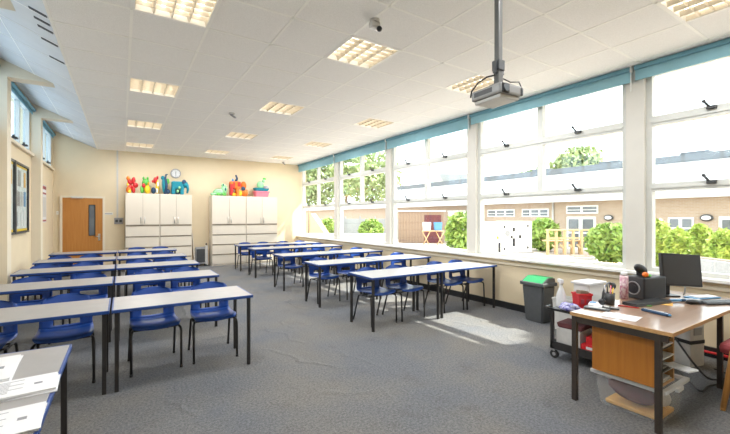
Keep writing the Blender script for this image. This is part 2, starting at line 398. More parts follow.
for i, (y0, y1) in enumerate(edges):
    w = thing('window_%d' % (i+1), wl[i], 'window', (5.2, y0, .805), kind='structure')
    L_ = y1-y0; t = 3.14-.805; m1, m2 = (1.74-.805, 1.83-.805), (2.50-.805, 2.61-.805)
    b = MB().box(0, .09, 0, .06, 0, t).box(0, .09, L_-.06, L_, 0, t).box(0, .09, .06, L_-.06, 0, .045).box(0, .09, .06, L_-.06, t-.05, t)
    b.build('window_frame', M['whitef'], w)
    MB().box(0, .09, .06, L_-.06, m1[0], m1[1]).box(-.012, 0, .06, L_-.06, m1[0]+.03, m1[0]+.05).build('transom', M['whitef'], w)
    MB().box(0, .09, .06, L_-.06, m2[0], m2[1]).box(-.012, 0, .06, L_-.06, m2[0]+.03, m2[0]+.05).build('transom', M['whitef'], w)
    for za, zb in ((m1[1], m2[0]), (m2[1], t-.05)):
        MB().box(0, .09, L_/2-.04, L_/2+.04, za, zb).build('mullion', M['whitef'], w)
    MB().box(.05, .056, .05, L_-.05, .03, m1[0]+.02).build('pane', M['glass'], w)
    for ya, yb in ((.05, L_/2-.02), (L_/2+.02, L_-.05)):
        for za, zb in ((m1[1]-.02, m2[0]+.02), (m2[1]-.02, t-.03)):
            MB().box(.05, .056, ya, yb, za, zb).build('pane', M['glass'], w)
            yc = (ya+yb)/2
            h = MB().box(-.04, 0, yc-.04, yc+.04, za-.02, za+.015, bev=.006).tube([(-.03, yc+.02, za+.01), (-.045, yc+.035, za+.035), (-.04, yc+.055, za+.065)], .012).ball((-.04, yc+.06, za+.07), .018, n=8)
            h.build('window_handle', M['dgrey'], w)
    ya, yb = y0-.09, y1+.09
    if i == 4: yb = YB-.03
    r = thing('roller_blind', ['teal roller blind above the computer monitor, nearest the camera', 'teal roller blind to the right of the projector, second from the camera', 'teal roller blind above the window with the shed, third from the camera',
        'teal roller blind second from the back wall', 'teal roller blind next to the back wall'][i], 'blind', (5.115, ya, 3.227), group='blinds along the window wall')
    Lb = yb-ya
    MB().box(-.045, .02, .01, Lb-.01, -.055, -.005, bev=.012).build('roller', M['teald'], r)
    f = MB().box(-.012, -.006, .015, Lb-.015, bz[i]-3.227, -.04)
    f.build('fabric', M['teal'], r)
    MB().box(-.017, -.001, .015, Lb-.015, bz[i]-3.227-.012, bz[i]-3.227+.008).build('bottom_bar', M['teal'], r)
    MB().cyl((-.03, .012, -.03), (-.03, .012, -.30), .006, n=8).box(-.045, -.01, 0, .018, -.07, 0).build('blind_cord', M['white'], r)

# roof slab with its overhang over the windows
struct('roof_slab', MB().box(-1.75, 6.91, -1.9, 12.6, 3.78, 3.9).box(6.81, 6.91, -1.9, 12.6, 3.68, 3.8), M['fascia'], 'flat roof of the classroom with overhang beyond the windows', 'roof')

# door
d = thing('door_1', 'honey oak door with a narrow glass panel in the back wall', 'door', (-1.26, YB-.045, 0), kind='structure')
DW, DH = .835, 1.93
b = MB().box(0, .55, 0, .04, 0, DH).box(.665, DW, 0, .04, 0, DH).box(.55, .665, 0, .04, 0, .965).box(.55, .665, 0, .04, 1.745, DH)
b.build('door_leaf', M['door'], d)
MB().box(.535, .55, -.008, .045, .95, 1.76).box(.665, .68, -.008, .045, .95, 1.76).box(.55, .665, -.008, .045, .95, .965).box(.55, .665, -.008, .045, 1.745, 1.76).build('glazing_bead', M['brownsteel'], d)
MB().box(.55, .665, .015, .022, .965, 1.745).build('glass_panel', M['glassdark'], d)
MB().box(-.05, 0, -.01, .045, 0, DH+.05).box(DW, DW+.05, -.01, .045, 0, DH+.05).box(0, DW, -.01, .045, DH, DH+.05).build('door_frame', M['wallp'], d)
MB().box(.735, .785, -.008, 0, .82, 1.0, bev=.003).cyl((.76, 0, .93), (.76, -.05, .93), .011).cyl((.765, -.05, .93), (.66, -.05, .93), .009).ball((.765, -.03, .85), .02, n=8).build('door_handle', M['steel'], d)
MB().box(.18, .42, -.05, 0, DH-.01, DH+.035, bev=.004).build('door_closer', M['lgrey'], d)

# ------------------------------------------------------------------ wall fixtures
c = thing('conduit', 'grey vertical conduit running down the back wall to the switch box', 'conduit', (-.10, YB-.02, 1.42))
MB().box(-.02, .02, -.006, .02, 0, H-1.42).build('channel', M['lgrey'], c)
s_ = thing('switch_box', 'grey twin switch box under the conduit on the back wall', 'switch', (-.17, YB-.05, 1.25))
MB().box(0, .20, 0, .05, 0, .17, bev=.008).build('back_box', M['grey'], s_)
for x in (.055, .145): MB().box(x-.03, x+.03, -.01, 0, .05, .12, bev=.004).build('rocker', M['dgrey'], s_)
s_ = thing('wall_sign', 'small white sign between the door and the conduit', 'sign', (-.40, YB-.008, 1.50))
MB().box(0, .20, 0, .008, 0, .055, bev=.002).build('plate', M['paper'], s_)
MB().box(.015, .185, -.001, 0, .018, .036).build('print', M['ink'], s_)
s_ = thing('light_switch', 'tiny white light switch left of the oak door', 'switch', (-1.385, YB-.01, 1.50))
MB().box(0, .05, 0, .01, 0, .09, bev=.003).build('plate', M['white'], s_); MB().box(.017, .033, -.005, 0, .03, .06).build('rocker', M['lgrey'], s_)
k = thing('wall_clock', 'round white wall clock with dark rim above the left cabinets', 'clock', (1.315, YB-.03, 2.70))
MB().cyl((0, .03, 0), (0, 0, 0), .135, n=32).build('case', M['grey'], k)
MB().cyl((0, 0, 0), (0, -.004, 0), .112, n=32).build('dial', M['paper'], k)
MB().box(-.006, .006, -.007, -.004, -.005, .06, ry=.1).box(-.005, .005, -.008, -.005, -.09, .005, ry=-.1).build('hand', M['blackpl'], k)
t_ = MB()
for q in range(12):
    a = q*PI/6; t_.box(.095*math.sin(a)-.004, .095*math.sin(a)+.004, -.006, -.004, .095*math.cos(a)-.009, .095*math.cos(a)+.009, ry=a)
t_.build('hour_mark', M['blackpl'], k)
# notice board (glazed, two bays)
n_ = thing('notice_board', 'glazed two-bay notice board with dark frame on the left wall', 'notice board', (XL, 7.22, 1.17))
W_, Hh = 1.78, 1.16
MB().box(0, .02, 0, W_, 0, Hh).build('backing', M['board'], n_)
MB().box(.02, .05, 0, .035, 0, Hh).box(.02, .05, W_-.035, W_, 0, Hh).box(.02, .05, .035, W_-.035, 0, .035).box(.02, .05, .035, W_-.035, Hh-.035, Hh).box(.02, .055, .72, .79, 0, Hh).build('frame', M['dgrey'], n_)
MB().box(.02, .024, .035, W_-.035, .035, .075).box(.02, .024, .035, W_-.035, Hh-.07, Hh-.035).build('border_strip', M['yellow'], n_)
random.seed(3)
cols = ['paper', 'bluepaper', 'paper', 'lgrey', 'note', 'paper', 'grey', 'paper']
for yb in (.10, .31, .52, .84, 1.05, 1.27, 1.49):
    for zb in (.12, .45, .78):
        hh = random.uniform(.2, .28)
        MB().box(.021, .025, yb, yb+random.uniform(.13, .18), zb, zb+hh).build('pinned_sheet', M[random.choice(cols)], n_)
MB().box(.036, .039, .03, W_-.03, .03, Hh-.03).build('pane', M['glass'], n_)
p_ = thing('poster', 'small white poster with red bands on the left wall past the second pier', 'poster', (XL+.003, 10.50, 1.32))
MB().box(0, .008, 0, .62, 0, .82).build('sheet', M['paper'], p_); MB().box(-.002, .014, -.01, .63, .81, .825).build('hanging_rail', M['lgrey'], p_)
MB().box(.008, .010, .02, .60, .73, .80).box(.008, .010, .02, .60, .62, .66).box(.008, .010, .02, .60, .02, .06).build('red_band', M['cushion'], p_)
MB().box(.008, .010, .05, .57, .12, .56).build('print', M['lgrey'], p_)

# ceiling fittings
lab = {1: 'left column', 4: 'middle column', 7: 'window-side column'}
ordn = {-4: 'nearest', 0: 'second', 4: 'third', 8: 'fourth', 12: 'farthest'}
def make_light():
    r = thing('ceiling_light', '', 'ceiling light', group='square louvred ceiling lights')
    a, bb = TX, TY
    h = MB().quad((0, 0, .11), (0, bb, .11), (a, bb, .11), (a, 0, .11)).quad((0, 0, 0), (a, 0, 0), (a, 0, .11), (0, 0, .11)).quad((0, bb, 0), (a, bb, 0), (a, bb, .11), (0, bb, .11))
    h.quad((0, 0, 0), (0, bb, 0), (0, bb, .11), (0, 0, .11)).quad((a, 0, 0), (a, bb, 0), (a, bb, .11), (a, 0, .11))
    h.build('housing', M['white'], r)
    MB().box(0, a, 0, .02, -.006, .01).box(0, a, bb-.02, bb, -.006, .01).box(0, .02, .02, bb-.02, -.006, .01).box(a-.02, a, .02, bb-.02, -.006, .01).build('trim_frame', M['tbar'], r)
    l = MB()
    n = 4; cw = (a-.04)/n
    for i in range(1, n):
        x = .02+i*cw; l.prism([(x-.003, 0), (x+.003, 0), (x+.020, .04), (x-.020, .04)], 'Y', .02, bb-.02)
    for x in (.02, a-.02): l.prism([(x-.003, 0), (x+.003, 0), (x+.012, .04), (x-.012, .04)], 'Y', .02, bb-.02)
    for j in range(1, 6):
        y = .02+j*(bb-.04)/6; l.box(.02, a-.02, y-.003, y+.003, .002, .034)
    l.build('louvre', M['louvre'], r)
    for i in range(n):
        x = .02+(i+.5)*cw; MB().cyl((x, .03, .070), (x, bb-.03, .070), .016, n=10).build('lamp_tube', M['tube'], r)
    return r
proto = None
for c_ in (1, 4, 7):
    for r_ in (-4, 0, 4, 8, 12):
        if r_ == -4 and c_ != 7: continue
        o = make_light() if proto is None else copy_tree(proto)
        if proto is None: proto = o
        o.location = (TX0+c_*TX, Y0+(r_-1)*TY, H)
        nm = ordn[r_] if c_ == 7 else {0: 'nearest', 4: 'second', 8: 'third', 12: 'farthest'}[r_]
        o['label'] = 'square louvred ceiling light, %s from the camera in the %s' % (nm, lab[c_]) if nm in ('second', 'third', 'fourth') else 'square louvred ceiling light, the %s one in the %s' % (nm, lab[c_])
def sensor(x, y, label, name, cam=False):
    s_ = thing(name, label, 'ceiling sensor', (x, y, H))
    MB().cyl((0, 0, 0), (0, 0, -.025), .045, n=20).build('base', M['lgrey'], s_)
    if cam:
        MB().box(-.045, .045, -.03, .03, -.075, -.02, bev=.012).build('bracket', M['lgrey'], s_)
        MB().ball((.03, -.03, -.085), .026).build('lens', M['blackpl'], s_)
    else:
        MB().cyl((0, 0, -.025), (0, 0, -.05), .032, .02, n=16).cyl((.0, -.02, -.05), (.05, -.05, -.09), .016).build('sensor_head', M['grey'], s_)
sensor(1.93, 2.84, 'small grey ceiling motion sensor with black eye beside the middle light', 'motion_detector', True)
sensor(1.59, 6.70, 'small grey smoke detector on the ceiling left of the middle column of lights', 'smoke_detector')
sensor(4.40, 11.75, 'tiny pale smoke detector on the ceiling near the back wall', 'smoke_detector')

# projector on pole
pj = thing('projector', 'silver grey projector hanging from the ceiling pole', 'projector', (2.175, 1.69, 2.20), rz=math.radians(-4))
pole = thing('projector_pole', 'grey ceiling pole holding up the projector', 'pole', (2.175, 1.69, 2.441))
MB().box(-.02, .02, -.02, .02, 0, H-2.44, bev=.006).build('pole', M['polegrey'], pole)
MB().cyl((0, 0, H-2.44), (0, 0, H-2.44-.03), .09, n=24).build('ceiling_plate', M['lgrey'], pole)
MB().box(-.032, .032, -.03, .03, 0, .07, bev=.005).box(-.045, -.03, -.012, .012, -.02, .06).box(.03, .045, -.012, .012, -.02, .06).build('clamp', M['dgrey'], pole)
MB().box(-.115, .095, -.12, .14, .045, .118, bev=.016).build('body', M['proj'], pj)
MB().box(-.10, .08, -.105, .125, .022, .05, bev=.010).build('underside', M['lgrey'], pj)
MB().box(-.1165, -.113, -.05, .11, .068, .100).build('vent', M['dgrey'], pj)
MB().box(-.10, -.035, -.127, -.10, .05, .112, bev=.006).build('lens_shroud', M['blackpl'], pj)
MB().cyl((-.068, -.12, .082), (-.068, -.133, .082), .024, n=20).build('lens', M['glassdark'], pj)
MB().box(.075, .10, -.125, -.03, .05, .108, bev=.010).build('end_cap', M['dgrey'], pj)
MB().box(-.045, .045, -.045, .045, .118, .15, bev=.008).box(-.022, .022, -.022, .022, .14, .24, bev=.004).build('mount', M['polegrey'], pj)
MB().tube([(-.03, .0, .21), (-.07, .04, .20), (-.10, .09, .17), (-.12, .13, .12), (-.115, .145, .08)], .006).build('cable', M['blackpl'], pj)
MB().tube([(.03, -.0, .20), (.06, -.05, .16), (.085, -.10, .15), (.095, -.115, .10)], .004).build('cable', M['blackpl'], pj)

# ------------------------------------------------------------------ tables
TH = .68; TW = 1.15; TD = .60
def make_table(w=TW):
    r = thing('classroom_table', '', 'table')
    t = MB().box(.012, w-.012, .012, TD-.012, TH-.022, TH, bev=.002).build('tabletop', M['top'], r)
    MB().box(0, w, 0, .012, TH-.026, TH-.001, bev=.003).box(0, w, TD-.012, TD, TH-.026, TH-.001, bev=.003).box(0, .012, .012, TD-.012, TH-.026, TH-.001).box(w-.012, w, .012, TD-.012, TH-.026, TH-.001).build('edge_band', M['bluedge'], t)
    MB().box(.05, w-.05, .09, .11, TH-.046, TH-.022).box(.05, w-.05, TD-.11, TD-.09, TH-.046, TH-.022).box(.025, .045, .05, TD-.05, TH-.046, TH-.022).box(w-.045, w-.025, .05, TD-.05, TH-.046, TH-.022).build('under_frame', M['black'], r)
    for x in (.035, w-.035):
        for y in (.035, TD-.035):
            MB().box(x-.015, x+.015, y-.015, y+.015, .0, TH-.024, bev=.003).build('leg', M['black'], r)
    return r
# ------------------------------------------------------------------ chairs
def shell_mesh(part):
    P = [(-.214, .390, .185), (-.211, .404, .196), (-.198, .413, .202), (-.165, .416, .205), (-.08, .406, .206), (.02, .398, .205), (.10, .396, .203), (.145, .402, .200), (.175, .420, .197),
         (.194, .444, .194), (.207, .500, .194), (.215, .530, .194), (.225, .57, .193), (.237, .62, .190), (.248, .665, .184), (.255, .692, .172), (.260, .710, .150), (.262, .718, .122)]
    K = 13
    def pt(i, j, off=0):
        y, z, hw = P[i]; u = j/(K-1)*2-1; k = u*u
        f = min(1, max(0, (i-7)/4))
        a, b_ = P[max(i-1, 0)], P[min(i+1, len(P)-1)]
        ty, tz = b_[0]-a[0], b_[1]-a[1]; l = math.hypot(ty, tz); ny, nz = -tz/l, ty/l     # normal towards the sitter
        yy = y-.045*k*f; zz = z+.022*k*(1-f)-.012*k*f*(i > 14)
        return (u*hw, yy+ny*off, zz+nz*off)
    rng = (0, 8) if part == 'seat' else (8, len(P)-1)
    bm = bmesh.new(); V = {}
    def v(i, j, s):
        if (i, j, s) not in V: V[i, j, s] = bm.verts.new(pt(i, j, .007 if s else 0))
        return V[i, j, s]
    cells = [(i, j) for i in range(*rng) for j in range(K-1) if not (i == 9 and 3 <= j <= 8)]
    S = set(cells)
    for i, j in cells:
        bm.faces.new((v(i, j, 1), v(i, j+1, 1), v(i+1, j+1, 1), v(i+1, j, 1)))
        bm.faces.new((v(i, j, 0), v(i+1, j, 0), v(i+1, j+1, 0), v(i, j+1, 0)))
        for (di, dj, a, b_) in ((-1, 0, (i, j), (i, j+1)), (1, 0, (i+1, j+1), (i+1, j)), (0, -1, (i+1, j), (i, j)), (0, 1, (i, j+1), (i+1, j+1))):
            if (i+di, j+dj) not in S: bm.faces.new((v(*a, 0), v(*b_, 0), v(*b_, 1), v(*a, 1)))
    for f in bm.faces: f.smooth = True
    bmesh.ops.recalc_face_normals(bm, faces=bm.faces[:])
    m = MB(); m.bm.free(); m.bm = bm; return m
def make_chair():
    r = thing('school_chair', '', 'chair')
    shell_mesh('seat').build('seat', M['blue'], r); shell_mesh('back').build('backrest', M['blue'], r)
    for s in (-1, 1):
        MB().tube([(s*.188, -.10, .380), (s*.196, -.17, .384), (s*.203, -.198, .376), (s*.206, -.210, .35), (s*.205, -.225, .012)], .0115).cyl((s*.205, -.2255, 0), (s*.205, -.2255, .02), .014, n=10).build('leg', M['black'], r)
        MB().tube([(s*.188, -.10, .380), (s*.190, .06, .376), (s*.194, .10, .366), (s*.196, .12, .340), (s*.203, .235, .012)], .0115).cyl((s*.203, .2355, 0), (s*.203, .2355, .02), .014, n=10).build('leg', M['black'], r)
    MB().cyl((-.19, -.13, .383), (.19, -.13, .383), .009, n=8).cyl((-.19, .05, .376), (.19, .05, .376), .009, n=8).build('seat_frame', M['black'], r)
    return r
T0 = make_table(); K0 = make_chair(); first = {'t': True, 'c': True}
def place(kind, x, y, label, group, rz=0):
    src = T0 if kind == 't' else K0
    o = src if first[kind] else copy_tree(src); first[kind] = False
    o.location = (x, y, 0); o.rotation_euler.z = rz; o['label'] = label; o['group'] = group
    return o
LR = [3.70, 5.22, 6.70, 8.17, 9.80]
RR = [3.90, 5.42, 7.00, 8.86, 10.20]
lrow = ['first row behind the paper-strewn table', 'second row behind the paper-strewn table', 'middle row', 'second row from the back', 'back row']
rrow = ['row nearest the camera', 'second row from the camera', 'middle row', 'second row from the back', 'back row']
for i, y in enumerate(LR):
    place('t', -1.235, y, 'grey-topped table at the wall end of the left block, ' + lrow[i], 'tables of the left block')
    place('t', -.07, y, 'grey-topped table at the aisle end of the left block, ' + lrow[i], 'tables of the left block')
for i, y in enumerate(RR):
    place('t', 2.615, y, 'grey-topped table at the aisle end of the window block, ' + rrow[i], 'tables of the window block').scale.x = 1.022
    place('t', 3.80, y+.01, 'grey-topped table at the window end of the window block, ' + rrow[i], 'tables of the window block').scale.x = 1.045
place('t', -.25, 1.71, 'grey-topped table holding printed papers at the lower left corner', 'tables of the left block', PI/2)
LC = [(-1.0, -.42, .27, .86), (-.90, -.35, .31, .77), (-.97, -.47, .26, .83), (-.96, -.50, .27, .76), (None, None, .30, .80)]
def clear(x, spans, y):
    for a, b_ in spans:
        if a-.1 <= x <= b_+.1: return min(max(x, a+.272), b_-.272)
    return x
seatw = ['at the wall end', 'second from the left wall', 'second from the aisle', 'at the aisle end']
for i, xs in enumerate(LC):
    for j, x in enumerate(xs):
        if x is None: continue
        place('c', clear(x, ((-1.235, -.085), (-.07, 1.08)), 0), LR[i]+.545+random.uniform(-.015, .02), 'blue chair %s, left block, %s' % (seatw[j], lrow[i]), 'blue chairs of the left block', random.uniform(-.05, .05))
RC = [(2.98, 3.48, 4.30, 4.80), (2.97, 3.54, 4.16, 4.75), (2.97, 3.52, 4.18, 4.74), (2.97, 3.54, 4.10, 4.62), (2.97, 3.49, 4.10, 4.65)]
seatr = ['at the aisle end', 'second from the aisle', 'second from the windows', 'at the window end']
for i, xs in enumerate(RC):
    for j, x in enumerate(xs):
        place('c', clear(x-.03, ((2.615, 3.79), (3.80, 5.0)), 0), RR[i]+(.42 if i == 0 else .49)+random.uniform(-.01, .03), 'blue chair %s, window block, %s' % (seatr[j], rrow[i]), 'blue chairs of the window block', random.uniform(-.05, .05))

# papers on the front-left table
def paper_stack(name, x, y, rz, w, d, n, label, lines=True):
    t = thing(name, label, 'papers', (x, y, TH), rz=rz, group='papers on the front-left table')
    for i in range(n):
        dx, dy, a = (0, 0, 0) if i == n-1 else (random.uniform(-.012, .012), random.uniform(-.012, .012), random.uniform(-.05, .05))
        MB().box(-w/2+dx, w/2+dx, -d/2+dy, d/2+dy, .004*i+.0005, .004*(i+1), rz=a).build('sheet', M['paper'], t)
    if lines:
        z = .004*n
        p = MB()
        for q in range(9): p.box(-w*.38, w*(.05 if q % 3 else .18), d*.36-q*d*.08-.0018, d*.36-q*d*.08+.0018, z, z+.0006)
        p.box(w*.28, w*.36, -d*.05, d*.05, z, z+.0006)
        p.build('printed_text', M['ink'], t)
    return t
paper_stack('paper_stack', -.60, 2.55, .06, .30, .38, 3, 'white sheets at the far left edge of the paper-strewn table')
paper_stack('paper_stack', -.43, 2.215, .08, .36, .21, 4, 'white folded worksheets in the middle of the paper-strewn table')
paper_stack('paper_stack', -.42, 1.865, .06, .34, .24, 3, 'printed white worksheets nearest the camera on the paper-strewn table')

# ------------------------------------------------------------------ cabinets
YC = 11.70
def cabinet(x0, x1, label, grp='cream storage cabinets'):
    w = x1-x0; r = thing('storage_cabinet', label, 'cabinet', (x0, YC, 0), group=grp)
    D = YB-.02-YC
    MB().box(0, w, .02, D, 0, 2.07, bev=.003).build('body', M['cab'], r)
    g = MB().box(.01, w-.01, .012, .022, .06, 2.05).build('shadow_gap', M['cabdark'], r)
    for k, (a, b_) in enumerate(((.008, w/2-.003), (w/2+.003, w-.008))):
        dd = MB().box(a, b_, 0, .02, 1.235, 2.055, bev=.002).build('door', M['cab'], r)
        hx = w/2-.045 if k == 0 else w/2+.045
        MB().tube([(hx, 0, 1.27), (hx, -.03, 1.27), (hx, -.03, 1.43), (hx, 0, 1.43)], .010).build('handle', M['steel'], dd)
    z = .05; h = (1.215-.05)/4
    for k in range(4):
        dr = MB().box(.012, w-.012, 0, .02, z+.006, z+h-.024, bev=.002).build('drawer', M['cab'], r)
        MB().box(.02, w-.02, -.006, .012, z+h-.024, z+h-.012).build('pull_rail', M['cabdark'], dr)
        z += h
    return r
cabinet(.075, .872, 'cream cupboard with drawers nearest the oak door')
cabinet(.876, 1.675, 'cream cupboard with drawers under the wall clock, second from the door')
cabinet(2.216, 3.20, 'cream cupboard with drawers right of the grey heater, under the green and orange toys')
cabinet(3.204, 4.19, 'cream cupboard with drawers nearest the windows, under the pink toy box')
# heater and board between
h = thing('panel_heater', 'grey upright panel heater on the floor between the cabinet pairs', 'heater', (1.80, 11.93, 0))
MB().box(0, .29, 0, .09, .06, .56, bev=.02).build('body', M['grey'], h)
MB().box(.03, .26, -.006, .004, .11, .50).build('grille', M['dgrey'], h)
MB().box(.27, .345, -.02, .11, .02, .60, bev=.02).build('end_cap', M['lgrey'], h)
for x in (.04, .28): MB().box(x-.02, x+.02, -.06, .15, 0, .06).build('foot', M['dgrey'], h)
MB().tube([(.31, .05, .6), (.31, .03, .66), (.31, .09, .66), (.31, .10, .6)], .012).build('handle', M['dgrey'], h)
h = thing('leaning_board', 'thin cream board leaning against the side of the left cabinets', 'board', (1.71, 11.85, 0), rz=0)
MB().prism([(0.06, 0), (.085, 0), (0.012, .98), (-.010, .98)], 'Y', 0, .25).build('board', M['cab'], h)

# ------------------------------------------------------------------ toys on the cabinets
ZC = 2.07; YT = 11.92
def toy(name, label, x, parts, y=YT, rz=0, sx=1):
    t = thing(name, label, 'toy', (x, y, ZC), rz=rz, group='toys on top of the cabinets')
    for nm, m, f in parts:
        b_ = MB(); f(b_); bmesh.ops.scale(b_.bm, vec=(sx, 1, 1), verts=b_.bm.verts); b_.build(nm, M[m], t)
    return t
def star(b_):
    for q in range(5):
        a = q*2*PI/5+.35; b_.ball((.11*math.sin(a), 0, .23+.13*math.cos(a)), (.07, .055, .10), (0, a, 0))
toy('toy_starfish', 'red and orange plush starfish toy at the door end of the left cabinets', .24, [('body', 'red', star), ('arm', 'orange', lambda b_: b_.ball((-.15, -.02, .40), (.06, .05, .06)).ball((-.13, -.02, .10), (.09, .05, .09))),
    ('spot', 'yellow', lambda b_: b_.ball((-.10, -.06, .05), (.06, .03, .05)).ball((-.17, -.03, .24), (.03, .04, .05)))], sx=.66)
toy('toy_frog', 'green and yellow plush frog toy beside the red starfish', .55, [
    ('body', 'lime', lambda b_: b_.ball((0, 0, .31), (.17, .10, .11)).ball((-.10, -.03, .42), .05).ball((.09, -.03, .42), .05).ball((-.16, 0, .12), (.10, .07, .11))),
    ('belly', 'yellow', lambda b_: b_.ball((.07, -.03, .12), (.15, .10, .12)).ball((.12, -.05, .28), (.05, .06, .05))),
    ('foot', 'red', lambda b_: b_.ball((-.10, -.08, .22), (.08, .05, .06)))], sx=.52)
toy('toy_parrot', 'red, white and yellow toy parrot in the middle of the left cabinets', .80, [
    ('head', 'red', lambda b_: b_.ball((-.03, 0, .38), (.10, .08, .09)).ball((-.14, 0, .35), (.06, .04, .04)).ball((.06, 0, .46), (.05, .04, .05))),
    ('body', 'yellow', lambda b_: b_.ball((.05, -.02, .202), (.08, .08, .20))),
    ('chest', 'paper', lambda b_: b_.ball((.06, -.06, .26), (.05, .05, .08)).ball((.03, -.07, .10), (.05, .04, .07))),
    ('wing', 'navy', lambda b_: b_.ball((-.12, 0, .10), (.11, .07, .09)))], sx=.55)
toy('toy_dragon', 'teal and navy toy dragon with a curled tail under the clock', 1.0, [
    ('body', 'tealtoy', lambda b_: b_.ball((-.02, 0, .24), (.07, .09, .24), (0, -.1, 0)).ball((-.06, 0, .46), (.07, .07, .06))),
    ('tail', 'navy', lambda b_: b_.tube([(.02, -.05, .02), (.08, -.05, .25), (.04, -.03, .45), (.06, -.03, .55), (.13, -.03, .56)], [.06, .05, .04, .03, .012]).ball((.12, -.03, .08), (.10, .07, .07))),
    ('wing', 'lime', lambda b_: b_.ball((.13, 0, .37), (.07, .04, .08)))], sx=.66)
toy('toy_elephant', 'teal square-bodied plush elephant on the left cabinets, right of the clock', 1.355, [
    ('body', 'tealtoy', lambda b_: b_.box(-.21, .15, -.10, .10, .16, .38, bev=.05).box(-.21, -.10, -.10, .10, 0, .24, bev=.035).box(.05, .16, -.10, .10, 0, .24, bev=.035)),
    ('head', 'tealtoy', lambda b_: b_.ball((.19, -.03, .30), (.10, .09, .10)).tube([(.26, -.06, .30), (.28, -.07, .16), (.26, -.07, .05)], [.05, .04, .03])),
    ('ear', 'navy', lambda b_: b_.ball((.16, -.09, .36), (.07, .03, .07))),
    ('belly', 'navy', lambda b_: b_.ball((-.03, .02, .12), (.10, .06, .12))),
    ('patch', 'mint', lambda b_: b_.ball((.02, -.07, .20), (.04, .05, .05)).ball((-.03, -.07, .10), (.04, .04, .045)))], sx=.85)
toy('toy_crocodile', 'green plush crocodile toy lying at the heater end of the right cabinets', 2.47, [
    ('body', 'mint', lambda b_: b_.ball((0, 0, .11), (.26, .12, .11)).ball((-.22, -.02, .05), (.15, .08, .05)).ball((.18, -.02, .20), (.13, .11, .15)).ball((.12, -.05, .32), (.06, .05, .06))),
    ('leg', 'lime', lambda b_: b_.ball((-.06, -.10, .05), (.08, .05, .05)).ball((.16, -.10, .05), (.09, .05, .05))),
    ('eye', 'navy', lambda b_: b_.ball((.13, -.10, .33), .028).ball((.20, -.11, .20), (.04, .03, .05)))], sx=.72)
toy('toy_tiger', 'orange and red square-bodied plush tiger on the right cabinets', 2.96, [
    ('body', 'orange', lambda b_: b_.box(-.25, .16, -.10, .10, .22, .46, bev=.05).box(-.02, .09, -.11, .10, 0, .30, bev=.03)),
    ('leg', 'red', lambda b_: b_.box(-.25, -.14, -.11, .10, .03, .38, bev=.03).box(-.14, -.08, -.11, .08, .22, .45, bev=.02).box(.02, .14, -.12, .08, .30, .44, bev=.03)),
    ('paw', 'yellow', lambda b_: b_.ball((-.12, -.05, .062), (.10, .07, .06))), ('paw', 'yellow', lambda b_: b_.ball((.13, -.06, .10), (.07, .06, .09))),
    ('head', 'orange', lambda b_: b_.ball((.27, -.02, .34), (.11, .09, .13)).ball((.30, -.03, .122), (.14, .09, .12))),
    ('stripe', 'navy', lambda b_: b_.ball((.24, -.08, .24), (.08, .05, .07)).tube([(-.02, 0, .44), (.03, 0, .56), (-.02, 0, .66)], [.05, .04, .03])),
    ('tongue', 'bluepaper', lambda b_: b_.ball((-.13, 0, .48), (.04, .04, .07)))], sx=.80)
b_ = thing('toy_box', 'pink plastic toy box on the right cabinets, near the windows', 'box', (3.73, YT, ZC))
MB().taper(-.22, .22, -.15, .15, 0, .17, .86, bev=.01).build('body', M['pink'], b_)
MB().box(-.235, .235, -.165, .165, .15, .185, bev=.008).build('rim', M['pink'], b_)
t = thing('toy_boat', 'teal toy boat with mint sail lying on the pink toy box', 'toy', (3.73, YT, ZC+.1855), group='toys on top of the cabinets')
MB().taper(-.25, .25, -.13, .13, 0, .10, .75, bev=.02).build('hull', M['tealtoy'], t)
MB().ball((-.02, 0, .20), (.12, .07, .13)).ball((.08, -.02, .33), (.06, .05, .06)).build('sail', M['mint'], t)
MB().ball((.10, -.02, .40), (.06, .04, .04)).build('pennant', M['lime'], t)
MB().ball((.14, -.08, .12), (.09, .05, .07)).build('cushion', M['grey'], t)

# ------------------------------------------------------------------ teacher's desk
DX0, DX1, DY0, DY1, DZ = 2.987, 4.73, .978, 1.645, .69
dk = thing('teacher_desk', 'wooden teacher\'s desk with dark steel legs at the lower right, strewn with clutter', 'desk', (DX0, DY0, 0))
W_, D_ = DX1-DX0, DY1-DY0
tp = MB().box(.004, W_-.004, .004, D_-.004, DZ-.024, DZ, bev=.002).build('desktop', M['desk'], dk)
MB().box(0, W_, 0, .006, DZ-.026, DZ-.001).box(0, W_, D_-.006, D_, DZ-.026, DZ-.001).box(0, .006, .006, D_-.006, DZ-.026, DZ-.001).box(W_-.006, W_, .006, D_-.006, DZ-.026, DZ-.001).build('edge_strip', M['oakedge'], tp)
MB().box(.006, .036, .03, D_-.03, DZ-.075, DZ-.024).box(.06, W_-.3, .03, .05, DZ-.05, DZ-.024).box(.06, W_-.3, D_-.05, D_-.03, DZ-.05, DZ-.024).build('steel_rail', M['brownsteel'], dk)
for x in (.021, 1.25):
    for y in (.085, D_-.030): MB().box(x-.018, x+.018, y-.018, y+.018, 0, DZ-.024, bev=.002).build('leg', M['brownsteel'], dk)
